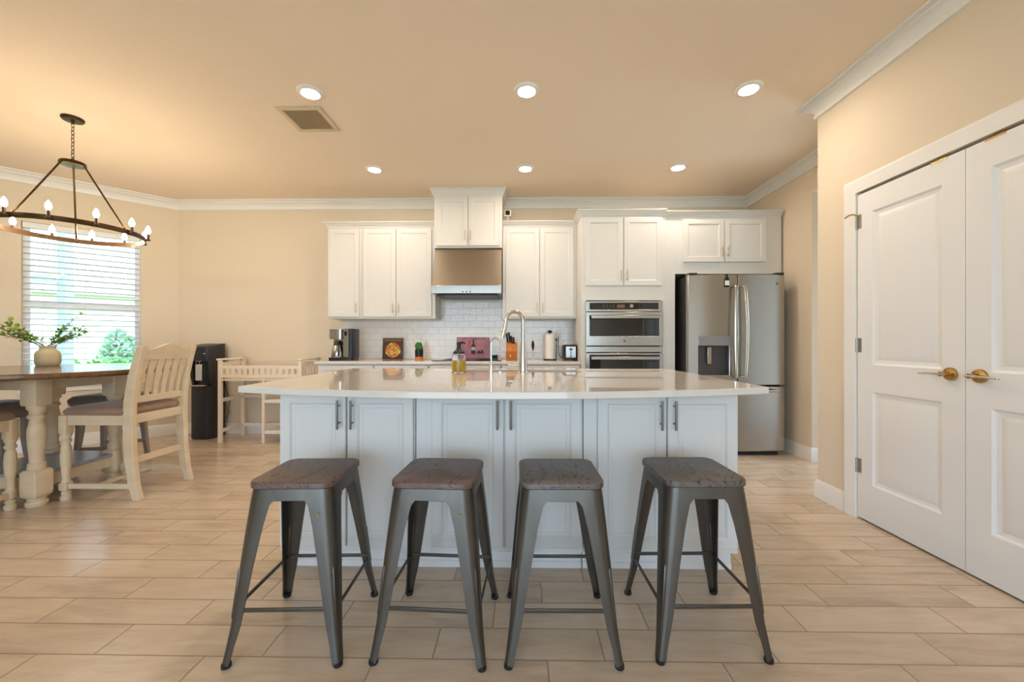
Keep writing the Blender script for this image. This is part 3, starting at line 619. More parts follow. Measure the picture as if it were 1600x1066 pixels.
MB().lathe([(0.012, 0), (0.012, 0.002), (0.001, 0.0022)], (2.52, fy_(2.52), 1.69), 18, 'y').build('emblem', 'dispenser_grey', dr)
MB().box(fx0+0.05, fy+0.06, 0.0, fx1-0.05, fy+0.11, 0.04).build('kick_grille', 'black_plastic', rf)
for x in (fx0+0.09, fx1-0.25): MB().cyl((x, fy+0.10, 0), (x, fy+0.10, 0.035), 0.02).build('foot', 'black_plastic', rf)
for x in (fx0+0.05, fx1-0.05): MB().box(x-0.04, fy+0.02, 1.775, x+0.04, fy+0.13, 1.80).build('hinge_cover', 'fridge_side', rf, bevel=0.004)
mg = thing('bottle_magnet', 'small black wine-bottle magnet with white label high on the refrigerator left door', 'magnet', (2.02, fy_(2.02), 1.70))
yy = fy_(2.02)-0.001
MB().prism([(1.998, 1.655), (2.042, 1.655), (2.042, 1.735), (2.030, 1.752), (2.030, 1.782), (2.010, 1.782), (2.010, 1.752), (1.998, 1.735)], yy-0.008, yy+0.0005, 'xz').build('bottle', 'black_plastic', mg, bevel=0.002)
MB().box(2.000, yy-0.0095, 1.672, 2.040, yy-0.0078, 1.718).build('bottle_label', 'paper_white', mg)

# ------------------------------------------------------------------ island
IX0, IX1 = -1.176, 1.048; IY = 1.935; IB = 2.98
def isl(lab, x0, x1, doors, solid=True):
    def body(mb):
        if solid: mb.box(x0, IY, 0.095, x1, IB, 0.883)
        else:
            mb.box(x0, IY, 0.095, x1, 2.58, 0.883); mb.box(x0, IB-0.02, 0.0, x1, IB, 0.883)
            if x1 > 1: mb.box(x1-0.02, 2.58, 0.095, x1, IB-0.02, 0.883)
        mb.box(x0+(0.025 if x0 < -1 else 0), IY+0.055, 0.0, x1-(0.025 if x1 > 1 else 0), IB-0.03 if solid else 2.58, 0.095)
    t = cabinet('island_cabinet', lab, 'cabinet', x0, x1, IY, IB, 0, 0.883, doors, None, 'island cabinets', 'pull_grey', 0.138, body, rg=DR)
    xa, xb = x0+(0.013 if x0 < -1 else 0.0005), x1-(0.013 if x1 > 1 else 0.0005)
    MB().prism([(IY+0.056, 0), (IY+0.035, 0), (IY+0.035, 0.028), (IY+0.042, 0.034), (IY+0.042, 0.07), (IY+0.050, 0.085), (IY+0.056, 0.092)], xa, xb, 'yz').build('base_trim', 'cabinet_white', t)
    return t
dz0, dz1 = 0.125, 0.868
isl('left third of the island base, white two-door cabinet with dark bar pulls', IX0, -0.512, [(-1.168, -0.846, dz0, dz1, 'r', 0.768), (-0.838, -0.518, dz0, dz1, 'l', 0.768)])
isl('middle third of the island base, white two-door cabinet under the faucet', -0.508, 0.302, [(-0.428, -0.081, dz0, dz1, 'r', 0.768), (-0.073, 0.293, dz0, dz1, 'l', 0.768)], False)
isl('right third of the island base, white two-door cabinet nearest the refrigerator', 0.306, IX1, [(0.371, 0.698, dz0, dz1, 'r', 0.768), (0.706, 1.036, dz0, dz1, 'l', 0.768)], False)
SX0, SX1, SY0, SY1 = -0.40, 0.42, 2.66, 2.96
def topmap(u, v, t):
    k = (u+0.089)/1.204; yf = 1.605+0.198*k*k
    return (u, yf if v == 0 else (SY0 if v == 1 else (SY1 if v == 2 else 3.05)), t)
us = sorted(set([-1.293+2.408*i/28 for i in range(29)]+[SX0, SX1]))
tag(MB().grid(us, [0, 1, 2, 3], [(SX0, SX1, 1, 2)], topmap, 0.884, 0.914).build('island_countertop', 'quartz', bevel=0.003, ang=30), 'glossy white quartz island countertop with bowed front edge', 'countertop')
sk = thing('sink', 'stainless steel undermount sink sunk in the island countertop', 'sink', (0.01, 2.81, 0.66))
MB().grid([SX0-0.004, SX0, SX1, SX1+0.004], [SY0-0.004, SY0, SY1, SY1+0.004], [(SX0, SX1, SY0, SY1)], lambda u, v, t: (u, v, t), 0.672, 0.882).box(SX0-0.004, SY0-0.004, 0.668, SX1+0.004, SY1+0.004, 0.672).build('basin', 'stainless', sk)
MB().lathe([(0.04, 0.672), (0.04, 0.675), (0.02, 0.6745), (0.001, 0.6745)], (0.01, 2.81, 0), 20).build('drain', 'chrome', sk)
fc = thing('kitchen_faucet', 'tall brushed nickel gooseneck pull-down faucet on the island', 'faucet', (0.012, 2.605, 0.914))
fxx, fyy = 0.018, 2.61
MB().lathe([(0.001, 0.914), (0.036, 0.914), (0.036, 0.919), (0.031, 0.924), (0.027, 0.98), (0.021, 1.06), (0.0165, 1.12), (0.001, 1.12)], (fxx, fyy, 0), 22).build('base', 'nickel', fc)
pts = [(fxx, fyy, 1.11), (fxx, fyy, 1.20), (fxx, fyy, 1.255)]; ddx, ddy, rad = -0.115, 0.04, 0.0595
for i in range(1, 13):
    a = math.pi*i/12; k = (1-math.cos(a))/2; pts.append((fxx+ddx*k, fyy+ddy*k, 1.255+0.062*math.sin(a)))
pts += [(fxx+ddx*1.03, fyy+ddy*1.03, 1.225)]
MB().tube(pts, 0.0125, 14).build('gooseneck', 'nickel', fc)
MB().tube([(fxx+ddx*1.02, fyy+ddy, 1.24), (fxx+ddx*1.07, fyy+ddy*1.05, 1.21), (fxx+ddx*1.16, fyy+ddy*1.1, 1.165), (fxx+ddx*1.2, fyy+ddy*1.1, 1.145)], [0.0135, 0.0155, 0.019, 0.0195], 14).build('spray_head', 'nickel', fc)
MB().tube([(fxx-0.02, fyy, 0.962), (fxx-0.05, fyy-0.004, 0.966), (fxx-0.10, fyy-0.006, 0.967)], [0.012, 0.0085, 0.007], 10).build('lever', 'nickel', fc)
wf = thing('water_tap', 'small chrome filtered-water tap left of the tall faucet', 'faucet', (-0.19, 2.60, 0.914))
MB().lathe([(0.001, 0.914), (0.022, 0.914), (0.022, 0.918), (0.016, 0.922), (0.0145, 0.965), (0.008, 0.972), (0.001, 0.972)], (-0.19, 2.60, 0), 18).build('base', 'chrome', wf)
pts = [(-0.19, 2.60, 0.968), (-0.19, 2.60, 1.10)]
for i in range(1, 9):
    a = math.pi*0.82*i/8; k = (1-math.cos(a))/2; pts.append((-0.19+0.066*k, 2.60+0.03*k, 1.10+0.05*math.sin(a)+(-0.03*k*k)))
pts.append((-0.122, 2.632, 1.062))
MB().tube(pts, 0.0058, 10).build('spout', 'chrome', wf)
MB().tube([(-0.178, 2.60, 0.945), (-0.160, 2.597, 0.948)], 0.005, 8).sphere((-0.157, 2.597, 0.949), 0.009, 12).build('knob', 'chrome', wf)
sb = thing('soap_bottle', 'clear glass bottle of yellow soap with a black pump on the island', 'soap bottle', (-0.402, 2.60, 0.914))
jar = [(0.001, 0.9145), (0.042, 0.9145), (0.0455, 0.920), (0.0455, 1.018), (0.041, 1.034), (0.036, 1.040), (0.036, 1.046)]
inn = [(0.0335, 1.046), (0.0335, 1.040), (0.038, 1.032), (0.0430, 1.016), (0.0430, 0.922), (0.001, 0.918)]
MB().lathe(jar+inn, (-0.402, 2.60, 0), 28).build('jar', 'clear_glass', sb)
MB().lathe([(0.001, 0.9185), (0.0440, 0.9225), (0.0440, 0.998), (0.001, 0.9981)], (-0.402, 2.60, 0), 28).build('liquid_soap', 'amber_soap', sb)
pm = MB().lathe([(0.001, 1.04), (0.037, 1.04), (0.037, 1.053), (0.026, 1.062), (0.017, 1.072), (0.013, 1.085), (0.013, 1.095), (0.015, 1.10), (0.015, 1.116), (0.001, 1.118)], (-0.402, 2.60, 0), 22)
pm.tube([(-0.402, 2.60, 1.110), (-0.37, 2.60, 1.114), (-0.357, 2.60, 1.105)], [0.008, 0.006, 0.005], 8).tube([(-0.402, 2.60, 1.045), (-0.40, 2.60, 0.925)], 0.003, 6).build('pump', 'black_plastic', sb)
tag(MB().lathe([(0.001, 0.914), (0.014, 0.914), (0.014, 0.922), (0.009, 0.9245), (0.001, 0.925)], (-0.135, 2.64, 0), 16).build('sink_button', 'chrome'), 'little round chrome push button on the island beside the small tap', 'button')

# ------------------------------------------------------------------ things on the back countertop
cz = 0.9145
cm = thing('coffee_maker', 'black and silver coffee maker with steel carafe at the left end of the counter', 'coffee maker', (-2.01, 4.5, cz))
MB().prism(rrect(0.27, 0.22, 0.03, 5, -2.005, 4.50), cz, cz+0.03).build('base', 'black_plastic', cm)
MB().prism(rrect(0.17, 0.10, 0.02, 4, -2.055, 4.565), cz+0.03, cz+0.25).build('column', 'stainless', cm)
MB().prism(rrect(0.165, 0.21, 0.04, 5, -2.058, 4.505), cz+0.235, cz+0.345).build('brew_head', 'stainless', cm)
MB().prism(rrect(0.10, 0.205, 0.012, 4, -1.922, 4.510), cz+0.03, cz+0.352).build('water_tower', 'black_plastic', cm)
MB().box(-1.971, 4.396, cz+0.032, -1.912, 4.409, cz+0.350).build('control_panel', 'stainless', cm, bevel=0.003)
MB().box(-1.956, 4.393, cz+0.275, -1.926, 4.398, cz+0.32).build('display', 'oven_glass', cm)
ca = MB().lathe([(0.001, cz+0.031), (0.068, cz+0.031), (0.073, cz+0.045), (0.064, cz+0.11), (0.046, cz+0.165), (0.001, cz+0.165)], (-2.048, 4.445, 0), 22).build('carafe', 'stainless', cm)
MB().lathe([(0.001, cz+0.165), (0.046, cz+0.165), (0.04, cz+0.19), (0.03, cz+0.215), (0.001, cz+0.217)], (-2.048, 4.445, 0), 20).build('lid', 'black_plastic', ca)
MB().tube([(-2.025, 4.41, cz+0.185), (-2.005, 4.365, cz+0.17), (-2.0, 4.36, cz+0.10), (-2.02, 4.385, cz+0.05)], 0.008, 8).build('handle', 'black_plastic', ca)
# vegetable picture
def lean(o, y, z, a): return Matrix.Translation((0, y, z)) @ Matrix.Rotation(a, 4, 'X') @ Matrix.Translation((0, -y, -z))
vb = thing('vegetable_board', 'dark brown decorative board printed with a heap of red and yellow vegetables', 'decorative board', (-1.524, 4.72, cz))
M_ = lean(vb, 4.72, cz, R(-6))
MB().box(-1.644, 4.715, cz+0.0015, -1.403, 4.727, cz+0.252).xf(M_).build('board', 'board_brown', vb, bevel=0.002)
MB().lathe([(0.088, 0), (0.07, 0.0015), (0.001, 0.002)], (-1.52, 4.7145, cz+0.105), 24, 'y').xf(M_).build('printed_bowl', 'print_orange', vb)
rd = random.Random(3)
for k, pm_ in enumerate(('print_red', 'print_yellow', 'print_orange', 'print_green')):
    mb = MB()
    for i in range(16 if k < 2 else 8):
        a, q = rd.uniform(0, 6.28), 0.088*math.sqrt(rd.random()); r_ = rd.uniform(0.008, 0.019)
        mb.lathe([(r_, 0), (r_*0.7, 0.001), (0.001, 0.0012)], (-1.52+q*math.cos(a), 4.7145-0.0018-0.0003*k, cz+0.112+q*math.sin(a)*0.9), 9, 'y')
    mb.xf(M_).build('printed_vegetables', pm_, vb)
mb = MB(); xx = -1.622
while xx < -1.43:
    w_ = rd.uniform(0.008, 0.016); mb.box(xx, 4.7135, cz+0.215, xx+w_, 4.7155, cz+0.236); xx += w_+0.006
mb.xf(M_).build('printed_lettering', 'print_gold', vb)
# succulent
sp = thing('potted_cactus', 'small green cactus in a black pot on an orange saucer base', 'potted plant', (-1.173, 4.6, cz))
MB().lathe([(0.001, cz), (0.044, cz), (0.048, cz+0.034), (0.001, cz+0.034)], (-1.173, 4.6, 0), 22).build('pot_base', 'terracotta', sp)
MB().lathe([(0.001, cz+0.034), (0.046, cz+0.034), (0.048, cz+0.118), (0.043, cz+0.118), (0.041, cz+0.105), (0.001, cz+0.105)], (-1.173, 4.6, 0), 22).build('pot', 'black_plastic', sp)
MB().sphere((-1.185, 4.6, cz+0.155), 0.036, 14, 1.35).sphere((-1.155, 4.595, cz+0.135), 0.028, 14, 1.3).sphere((-1.165, 4.61, cz+0.16), 0.026, 14, 1.5).build('cactus', 'cactus_green', sp)
# wine picture
wb = thing('wine_board', 'mauve decorative board showing a wine bottle, glass and grapes', 'decorative board', (-0.565, 4.74, cz))
M_ = lean(wb, 4.74, cz+0.009, R(-5))
MB().box(-0.761, 4.735, cz+0.0095, -0.369, 4.747, cz+0.262).xf(M_).build('board', 'wine_board', wb, bevel=0.002)
def flat(poly, m_, nm, dy=0): MB().prism(poly, 4.7335-dy, 4.7352, 'xz').xf(M_).build(nm, m_, wb)
zz = cz+0.06
flat([(-0.585, zz), (-0.535, zz), (-0.535, zz+0.10), (-0.552, zz+0.125), (-0.552, zz+0.175), (-0.568, zz+0.175), (-0.568, zz+0.125), (-0.585, zz+0.10)], 'wine_dark', 'printed_bottle')
flat([(-0.583, zz+0.045), (-0.537, zz+0.045), (-0.537, zz+0.085), (-0.583, zz+0.085)], 'wine_label', 'printed_label', 0.0005)
flat([(-0.625, zz+0.09), (-0.598, zz+0.09), (-0.602, zz+0.165), (-0.621, zz+0.165)], 'print_red', 'printed_glass')
mb = MB()
for i in range(12): mb.lathe([(0.012, 0), (0.008, 0.001), (0.001, 0.0012)], (-0.515+rd.uniform(0, 0.07), 4.734, zz+0.01+rd.uniform(0, 0.035)), 9, 'y')
mb.xf(M_).build('printed_grapes', 'wine_dark', wb)
mb = MB(); xx = -0.56
while xx < -0.43:
    w_ = rd.uniform(0.008, 0.016); mb.box(xx, 4.7338, cz+0.238, xx+w_, 4.7352, cz+0.248); xx += w_+0.006
mb.xf(M_).build('printed_lettering', 'wine_dark', wb)
bb = thing('timer_box', 'small black box on the counter right of the mauve wine board', 'box', (-0.297, 4.6, cz))
MB().prism(rrect(0.072, 0.05, 0.008, 4, -0.297, 4.6), cz, cz+0.055).build('case', 'black_plastic', bb, bevel=0.004)
MB().box(-0.322, 4.5735, cz+0.018, -0.272, 4.5755, cz+0.045).build('face', 'oven_glass', bb)
kb = thing('knife_block', 'orange-brown wooden knife block with black knife handles', 'knife block', (-0.10, 4.6, cz))
MB().prism([(4.66, cz), (4.53, cz), (4.50, cz+0.10), (4.56, cz+0.20), (4.66, cz+0.165)], -0.162, -0.036, 'yz').build('block', 'orange_wood', kb, bevel=0.004)
for i, (x, dzz) in enumerate(((-0.142, 0.0), (-0.118, 0.012), (-0.092, -0.03), (-0.066, -0.045))):
    MB().loft([[(x-0.0105+q, y-0.013, z_), (x+0.0105+q, y-0.013, z_), (x+0.0105+q, y+0.013, z_+0.006), (x-0.0105+q, y+0.013, z_+0.006)] for y, z_, q in ((4.575, cz+0.178, 0), (4.55, cz+0.24+dzz, -0.006), (4.525, cz+0.30+dzz, -0.014))]).build('knife_handle', 'black_plastic', kb, bevel=0.003)
MB().box(-0.118, 4.512, cz+0.03, -0.106, 4.520, cz+0.13).build('honing_steel', 'pale_wood', kb, bevel=0.002)
ut = thing('stick_utensil', 'slim upright utensil with black oval grip on a pale stem before the backsplash', 'utensil', (0.148, 4.66, cz))
MB().lathe([(0.001, cz), (0.028, cz), (0.028, cz+0.006), (0.004, cz+0.010), (0.004, cz+0.10), (0.001, cz+0.10)], (0.148, 4.66, 0), 14).build('stem', 'paper_white', ut)
MB().lathe([(0.001, cz+0.098), (0.006, cz+0.105), (0.016, cz+0.15), (0.017, cz+0.175), (0.009, cz+0.215), (0.001, cz+0.222)], (0.148, 4.66, 0), 14).build('grip', 'black_plastic', ut)
pt = thing('paper_towel_holder', 'black paper towel stand holding a white roll left of the toaster', 'paper towel holder', (0.338, 4.55, cz))
MB().lathe([(0.001, cz), (0.075, cz), (0.075, cz+0.008), (0.068, cz+0.012), (0.001, cz+0.012)], (0.338, 4.55, 0), 24).build('base', 'black_plastic', pt)
MB().cyl((0.338, 4.55, cz+0.01), (0.338, 4.55, cz+0.315), 0.006).lathe([(0.001, cz+0.305), (0.022, cz+0.31), (0.03, cz+0.322), (0.016, cz+0.335), (0.001, cz+0.337)], (0.338, 4.55, 0), 14).build('post', 'black_plastic', pt)
MB().lathe([(0.02, cz+0.0125), (0.057, cz+0.0125), (0.057, cz+0.292), (0.02, cz+0.292), (0.018, cz+0.2)], (0.338, 4.55, 0), 26).build('paper_roll', 'paper_white', pt)
MB().tube([(0.407, 4.53, cz+0.01), (0.407, 4.53, cz+0.17), (0.411, 4.53, cz+0.225), (0.403, 4.53, cz+0.25)], 0.005, 8).sphere((0.407, 4.53, cz+0.225), 0.011, 10).sphere((0.407, 4.53, cz+0.165), 0.009, 10).build('tension_arm', 'black_plastic', pt)
to = thing('toaster', 'black and stainless toaster beside the tall oven cabinet', 'toaster', (0.557, 4.5, cz))
MB().prism(rrect(0.146, 0.26, 0.03, 5, 0.557, 4.53), cz+0.008, cz+0.172).build('shell', 'black_plastic', to, bevel=0.01)
MB().box(0.500, 4.394, cz+0.03, 0.614, 4.402, cz+0.155).build('front_plate', 'stainless', to, bevel=0.004)
MB().box(0.553, 4.3925, cz+0.06, 0.561, 4.3945, cz+0.145).build('lever_slot', 'black_plastic', to)
MB().box(0.538, 4.372, cz+0.115, 0.576, 4.395, cz+0.13).build('lever', 'black_plastic', to, bevel=0.003)
for x in (0.522, 0.592): MB().box(x-0.012, 4.45, cz+0.1705, x+0.012, 4.61, cz+0.1735).build('bread_slot', 'dark_void', to)
MB().lathe([(0.009, 0), (0.008, 0.008), (0.001, 0.009)], (0.557, 4.394, cz+0.045), 12, 'y').build('dial', 'black_plastic', to)
for x in (0.50, 0.614): MB().box(x-0.01, 4.43, cz, x+0.01, 4.63, cz+0.009).build('foot', 'black_plastic', to)
def outlet(x, z, lab):
    o = thing('wall_outlet', lab, 'outlet', (x, BY-0.0095, z), 0, 'outlets on the backsplash')
    MB().prism(rrect(0.07, 0.115, 0.006, 3, x, z), BY-0.015, BY-0.0095, 'xz').build('cover_plate', 'trim_white', o, bevel=0.001)
    for dz in (-0.022, 0.022): MB().prism(rrect(0.03, 0.026, 0.008, 3, x, z+dz), BY-0.0165, BY-0.0148, 'xz').build('socket', 'trim_white', o)
outlet(-1.235, 1.16, 'white outlet plate on the tile above the small cactus'); outlet(0.455, 1.20, 'white outlet plate on the tile behind the paper towels')
tag(MB().tube([(0.455, 4.792, 1.175), (0.455, 4.77, 1.17), (0.452, 4.74, 1.10), (0.445, 4.70, 1.0), (0.47, 4.69, 0.945), (0.51, 4.70, 0.922), (0.555, 4.66, 0.935)], 0.0035, 8).build('power_cord', 'rubber'), 'thin black power cord running from the outlet to the toaster', 'cord')
sc = thing('security_camera', 'small white security camera with black face on top of the right upper cabinet', 'camera', (-0.145, 4.6, 2.425))
MB().lathe([(0.001, 2.4255), (0.028, 2.4255), (0.028, 2.431), (0.009, 2.436), (0.008, 2.562), (0.001, 2.563)], (-0.145, 4.60, 0), 16).build('stand', 'lamp_white', sc)
MB().prism(rrect(0.076, 0.08, 0.016, 5, -0.145, 2.60), 4.57, 4.625, 'xz').build('body', 'lamp_white', sc, bevel=0.005)
MB().prism(rrect(0.050, 0.053, 0.012, 5, -0.145, 2.602), 4.566, 4.5705, 'xz').build('lens_face', 'oven_glass', sc)

# ------------------------------------------------------------------ bar stools
def make_stool(lab, seatm):
    t = thing('bar_stool', lab, 'bar stool', (0, 0, 0), 0, 'metal bar stools at the island', world=False)
    W = 0.304; rr_ = lambda w, r_, z: [(x, y, z) for x, y in rrect(w, w, r_, 6)]
    MB().loft([rr_(W-0.012, 0.04, 0.592), rr_(W, 0.045, 0.596), rr_(W, 0.045, 0.613), rr_(W-0.004, 0.043, 0.6165), rr_(W-0.012, 0.04, 0.618)]).build('seat', seatm, t, ang=50)
    MB().loft([rr_(0.290, 0.045, 0.592), rr_(0.300, 0.045, 0.553), rr_(0.296, 0.043, 0.551), rr_(0.284, 0.042, 0.56), rr_(0.27, 0.04, 0.590)], False, True).build('seat_skirt', 'gunmetal', t)
    prof = [(0.590, 0.1455, 0.085), (0.556, 0.1500, 0.097), (0.535, 0.1522, 0.083), (0.46, 0.1600, 0.072), (0.34, 0.1705, 0.060), (0.22, 0.1800, 0.049), (0.13, 0.1875, 0.040), (0.07, 0.1950, 0.032), (0.028, 0.2010, 0.029), (0.010, 0.2035, 0.028)]
    for sx_, sy_ in ((-1, -1), (1, -1), (1, 1), (-1, 1)):
        secs = []
        for z, h, a in prof:
            tk = 0.004 if z > 0.2 else 0.006; rcn = min(0.042, a*0.55); q = []
            q.append((-a, 0))
            for i in range(7):
                an = R(90-90*i/6); q.append((-rcn+rcn*math.cos(an), -rcn+rcn*math.sin(an)))
            q.append((0, -a)); q.append((-tk, -a))
            r2 = max(rcn-tk, 0.002)
            for i in range(7):
                an = R(90*i/6); q.append((-rcn+r2*math.cos(an), -rcn+r2*math.sin(an)))
            q.append((-a, -tk))
            secs.append([(sx_*(h+u), sy_*(h+v), z) for u, v in q])
        l = MB().loft(secs).build('leg', 'gunmetal', t, ang=45)
        kk = lambda z: 0.29*min(0.042, 0.55*(0.036+0.1*(z-0.08)))+0.0025
        MB().tube([(sx_*(h-kk(z)), sy_*(h-kk(z)), z) for z, h in ((0.155, 0.1868), (0.165, 0.1860), (0.25, 0.1795), (0.315, 0.1745), (0.325, 0.1738))], [0.002, 0.0055, 0.0055, 0.0055, 0.002], 8).build('rib', 'gunmetal', l)
        MB().lathe([(0.001, 0), (0.0145, 0), (0.016, 0.003), (0.015, 0.014), (0.001, 0.016)], (sx_*0.190, sy_*0.190, 0), 14).build('rubber_foot', 'rubber', l)
    h = 0.172
    for i in range(4):
        b_ = MB().box(-h, -0.0035-0.1765, 0.178, h, 0.0035-0.1765, 0.192); b_.xf(Matrix.Rotation(R(90*i), 4, 'Z')); b_.build('stretcher', 'gunmetal', t, bevel=0.002)
    for i in (45, 135):
        MB().box(-0.185, -0.008, 0.549, 0.185, 0.008, 0.555).xf(Matrix.Rotation(R(i), 4, 'Z')).build('brace', 'black_plastic', t)
    return t
st0 = make_stool('leftmost bar stool at the island, grey metal with black-brown wooden seat', 'seat_brown')
st0.location = (-0.826, 1.548, 0); st0.rotation_euler = (0, 0, R(2))
def badge(st, x, y):
    b_ = MB().lathe([(0.008, 0), (0.0075, 0.001), (0.001, 0.0012)], (0.105, -0.1565, 0.505), 12, 'y'); b_.build('worn_sticker', 'badge', st)
s2 = dup(st0, (-0.311, 1.555, 0), R(-3), 'second bar stool from the left, grey metal with reddish brown wooden seat')
s3 = dup(st0, (0.148, 1.557, 0), R(0.6), 'third bar stool from the left, grey metal with dark grained seat')
s4 = dup(st0, (0.672, 1.588, 0), R(1.5), 'rightmost bar stool at the island, grey metal with dark grained wooden seat')
for s_ in (s3, s4):
    for c in s_.children:
        if c.name.startswith('seat') and not c.name.startswith('seat_'):
            c.data = c.data.copy(); c.data.materials[0] = MATS['seat_grey']
badge(st0, 0, 0); badge(s2, 0, 0)

# ------------------------------------------------------------------ dining table, chairs, padded stools
TX, TYc = -3.56, 2.93
tb = thing('dining_table', 'round counter-height dining table with brown top and cream turned legs by the bay window', 'table', (TX, TYc, 0))
TR = 0.77
MB().lathe([(0.001, 0.878), (TR-0.03, 0.878), (TR-0.012, 0.884), (TR, 0.896), (TR, 0.912), (TR-0.008, 0.92), (0.001, 0.92)], (TX, TYc, 0), 64).build('tabletop', 'table_wood', tb, ang=25)
hw = 0.265
MB().grid([TX-hw-0.03, TX-hw, TX+hw, TX+hw+0.03], [TYc-hw-0.03, TYc-hw, TYc+hw, TYc+hw+0.03], [(TX-hw, TX+hw, TYc-hw, TYc+hw)], lambda u, v, t: (u, v, t), 0.79, 0.877).build('apron', 'cream_wood', tb, bevel=0.003)
LEGP = [(0.001, 0.0), (0.048, 0.0), (0.055, 0.01), (0.054, 0.03), (0.042, 0.04), (0.046, 0.047), (0.046, 0.056), (0.04, 0.062)]
LEGT = [(0.043, 0.25), (0.047, 0.262), (0.042, 0.275), (0.045, 0.287), (0.035, 0.30), (0.036, 0.33), (0.043, 0.40), (0.047, 0.47), (0.046, 0.52), (0.037, 0.565), (0.033, 0.59), (0.044, 0.60), (0.046, 0.615), (0.036, 0.627), (0.037, 0.65), (0.048, 0.662), (0.050, 0.675), (0.045, 0.69)]
for sx_, sy_ in ((1, -1), (1, 1), (-1, 1), (-1, -1)):
    x, y = TX+sx_*0.258, TYc+sy_*0.262
    lg = MB().lathe(LEGP, (x, y, 0), 24).loft([[(x+u, y+v, z) for u, v in rrect(w, w, 0.01, 3)] for w, z in ((0.085, 0.06), (0.108, 0.075), (0.112, 0.10), (0.112, 0.235), (0.09, 0.25))]).lathe(LEGT, (x, y, 0), 24).loft([[(x+u, y+v, z) for u, v in rrect(w, w, 0.008, 3)] for w, z in ((0.10, 0.685), (0.108, 0.70), (0.108, 0.877))])
    lg.build('leg', 'cream_wood', tb, ang=40)
MB().box(TX-0.295, TYc-0.295, 0.198, TX+0.295, TYc+0.295, 0.224).build('shelf', 'shelf_wood_sheen', tb, bevel=0.005)
MB().grid([TX-0.285, TX-0.26, TX+0.26, TX+0.285], [TYc-0.285, TYc-0.26, TYc+0.26, TYc+0.285], [(TX-0.26, TX+0.26, TYc-0.26, TYc+0.26)], lambda u, v, t: (u, v, t), 0.12, 0.198).build('shelf_frame', 'cream_wood', tb, bevel=0.003)
def make_chair(lab):
    t = thing('dining_chair', lab, 'chair', (0, 0, 0), 0, 'counter-height dining chairs', world=False)
    w, fy2, by2 = 0.215, -0.235, 0.225
    cl = [(0.001, 0.0), (0.026, 0.0), (0.031, 0.012), (0.03, 0.03), (0.022, 0.038), (0.026, 0.048), (0.026, 0.058), (0.02, 0.066), (0.021, 0.075)]
    cu = [(0.027, 0.125), (0.024, 0.135), (0.02, 0.15), (0.022, 0.19), (0.029, 0.26), (0.031, 0.32), (0.027, 0.375), (0.020, 0.40), (0.029, 0.412), (0.030, 0.424), (0.022, 0.435), (0.026, 0.45), (0.031, 0.46), (0.028, 0.475)]
    for s_ in (-1, 1):
        x = s_*w
        MB().lathe(cl, (x, fy2, 0), 18).loft([[(x+u, fy2+v, z) for u, v in rrect(a, a, 0.008, 3)] for a, z in ((0.045, 0.07), (0.056, 0.078), (0.056, 0.122), (0.045, 0.128))]).lathe(cu, (x, fy2, 0), 18).loft([[(x+u, fy2+v, z) for u, v in rrect(a, a, 0.006, 3)] for a, z in ((0.05, 0.47), (0.056, 0.478), (0.056, 0.60))]).build('front_leg', 'cream_wood', t, ang=40)
        pts = [(0.284, 0.0, 0.052), (0.252, 0.12, 0.058), (0.230, 0.30, 0.064), (0.220, 0.55, 0.070), (0.226, 0.70, 0.066), (0.250, 0.86, 0.058), (0.285, 1.00, 0.050), (0.312, 1.09, 0.044)]
        MB().loft([[(x-0.02, y-d/2, z), (x+0.02, y-d/2, z), (x+0.02, y+d/2, z), (x-0.02, y+d/2, z)] for y, z, d in pts]).build('back_post', 'cream_wood', t, bevel=0.004, ang=30)
        MB().box(x-0.012, fy2, 0.53, x+0.012, by2, 0.60).build('seat_rail', 'cream_wood', t, bevel=0.003)
        MB().box(x-0.011, fy2, 0.082, x+0.011, by2+0.02, 0.118).build('side_stretcher', 'cream_wood', t, bevel=0.003)
    MB().box(-w, fy2-0.012, 0.53, w, fy2+0.012, 0.60).build('seat_rail', 'cream_wood', t, bevel=0.003)
    MB().box(-w, by2-0.014, 0.535, w, by2+0.01, 0.60).build('seat_rail', 'cream_wood', t, bevel=0.003)
    MB().box(-w, 0.212, 0.25, w, 0.236, 0.295).build('back_stretcher', 'cream_wood', t, bevel=0.003)
    MB().box(-w, fy2+0.2, 0.088, w, fy2+0.222, 0.112).build('cross_stretcher', 'cream_wood', t, bevel=0.003)
    MB().loft([[(u, v-0.02, z) for u, v in rrect(a, b, r_, 5)] for a, b, r_, z in ((0.46, 0.45, 0.04, 0.600), (0.49, 0.475, 0.05, 0.612), (0.49, 0.475, 0.05, 0.632), (0.465, 0.45, 0.06, 0.652), (0.36, 0.34, 0.07, 0.664), (0.15, 0.15, 0.05, 0.668))]).build('seat_cushion', 'taupe_fabric', t, ang=60)
    MB().loft([[(-w, y-0.011, z), (w, y-0.011, z), (w, y+0.011, z), (-w, y+0.011, z)] for y, z in ((0.223, 0.68), (0.230, 0.73))]).build('lower_back_rail', 'cream_wood', t, bevel=0.003)
    top = []
    N = 20
    for i in range(N+1):
        u = -w+2*w*i/N; k = i/N; hgt = 1.070+0.036*math.sin(math.pi*k)**2 - 0.016*math.sin(2*math.pi*k)**2
        top.append((u, hgt))
    secs = []
    for u, hgt in top:
        yb_ = lambda z: 0.285+(z-1.0)*0.30
        secs.append([(u, yb_(0.99)-0.013, 0.99), (u, yb_(0.99)+0.013, 0.99), (u, yb_(hgt)+0.011, hgt), (u, yb_(hgt)-0.011, hgt)])
    MB().loft(secs).build('crest_rail', 'cream_wood', t, ang=30)
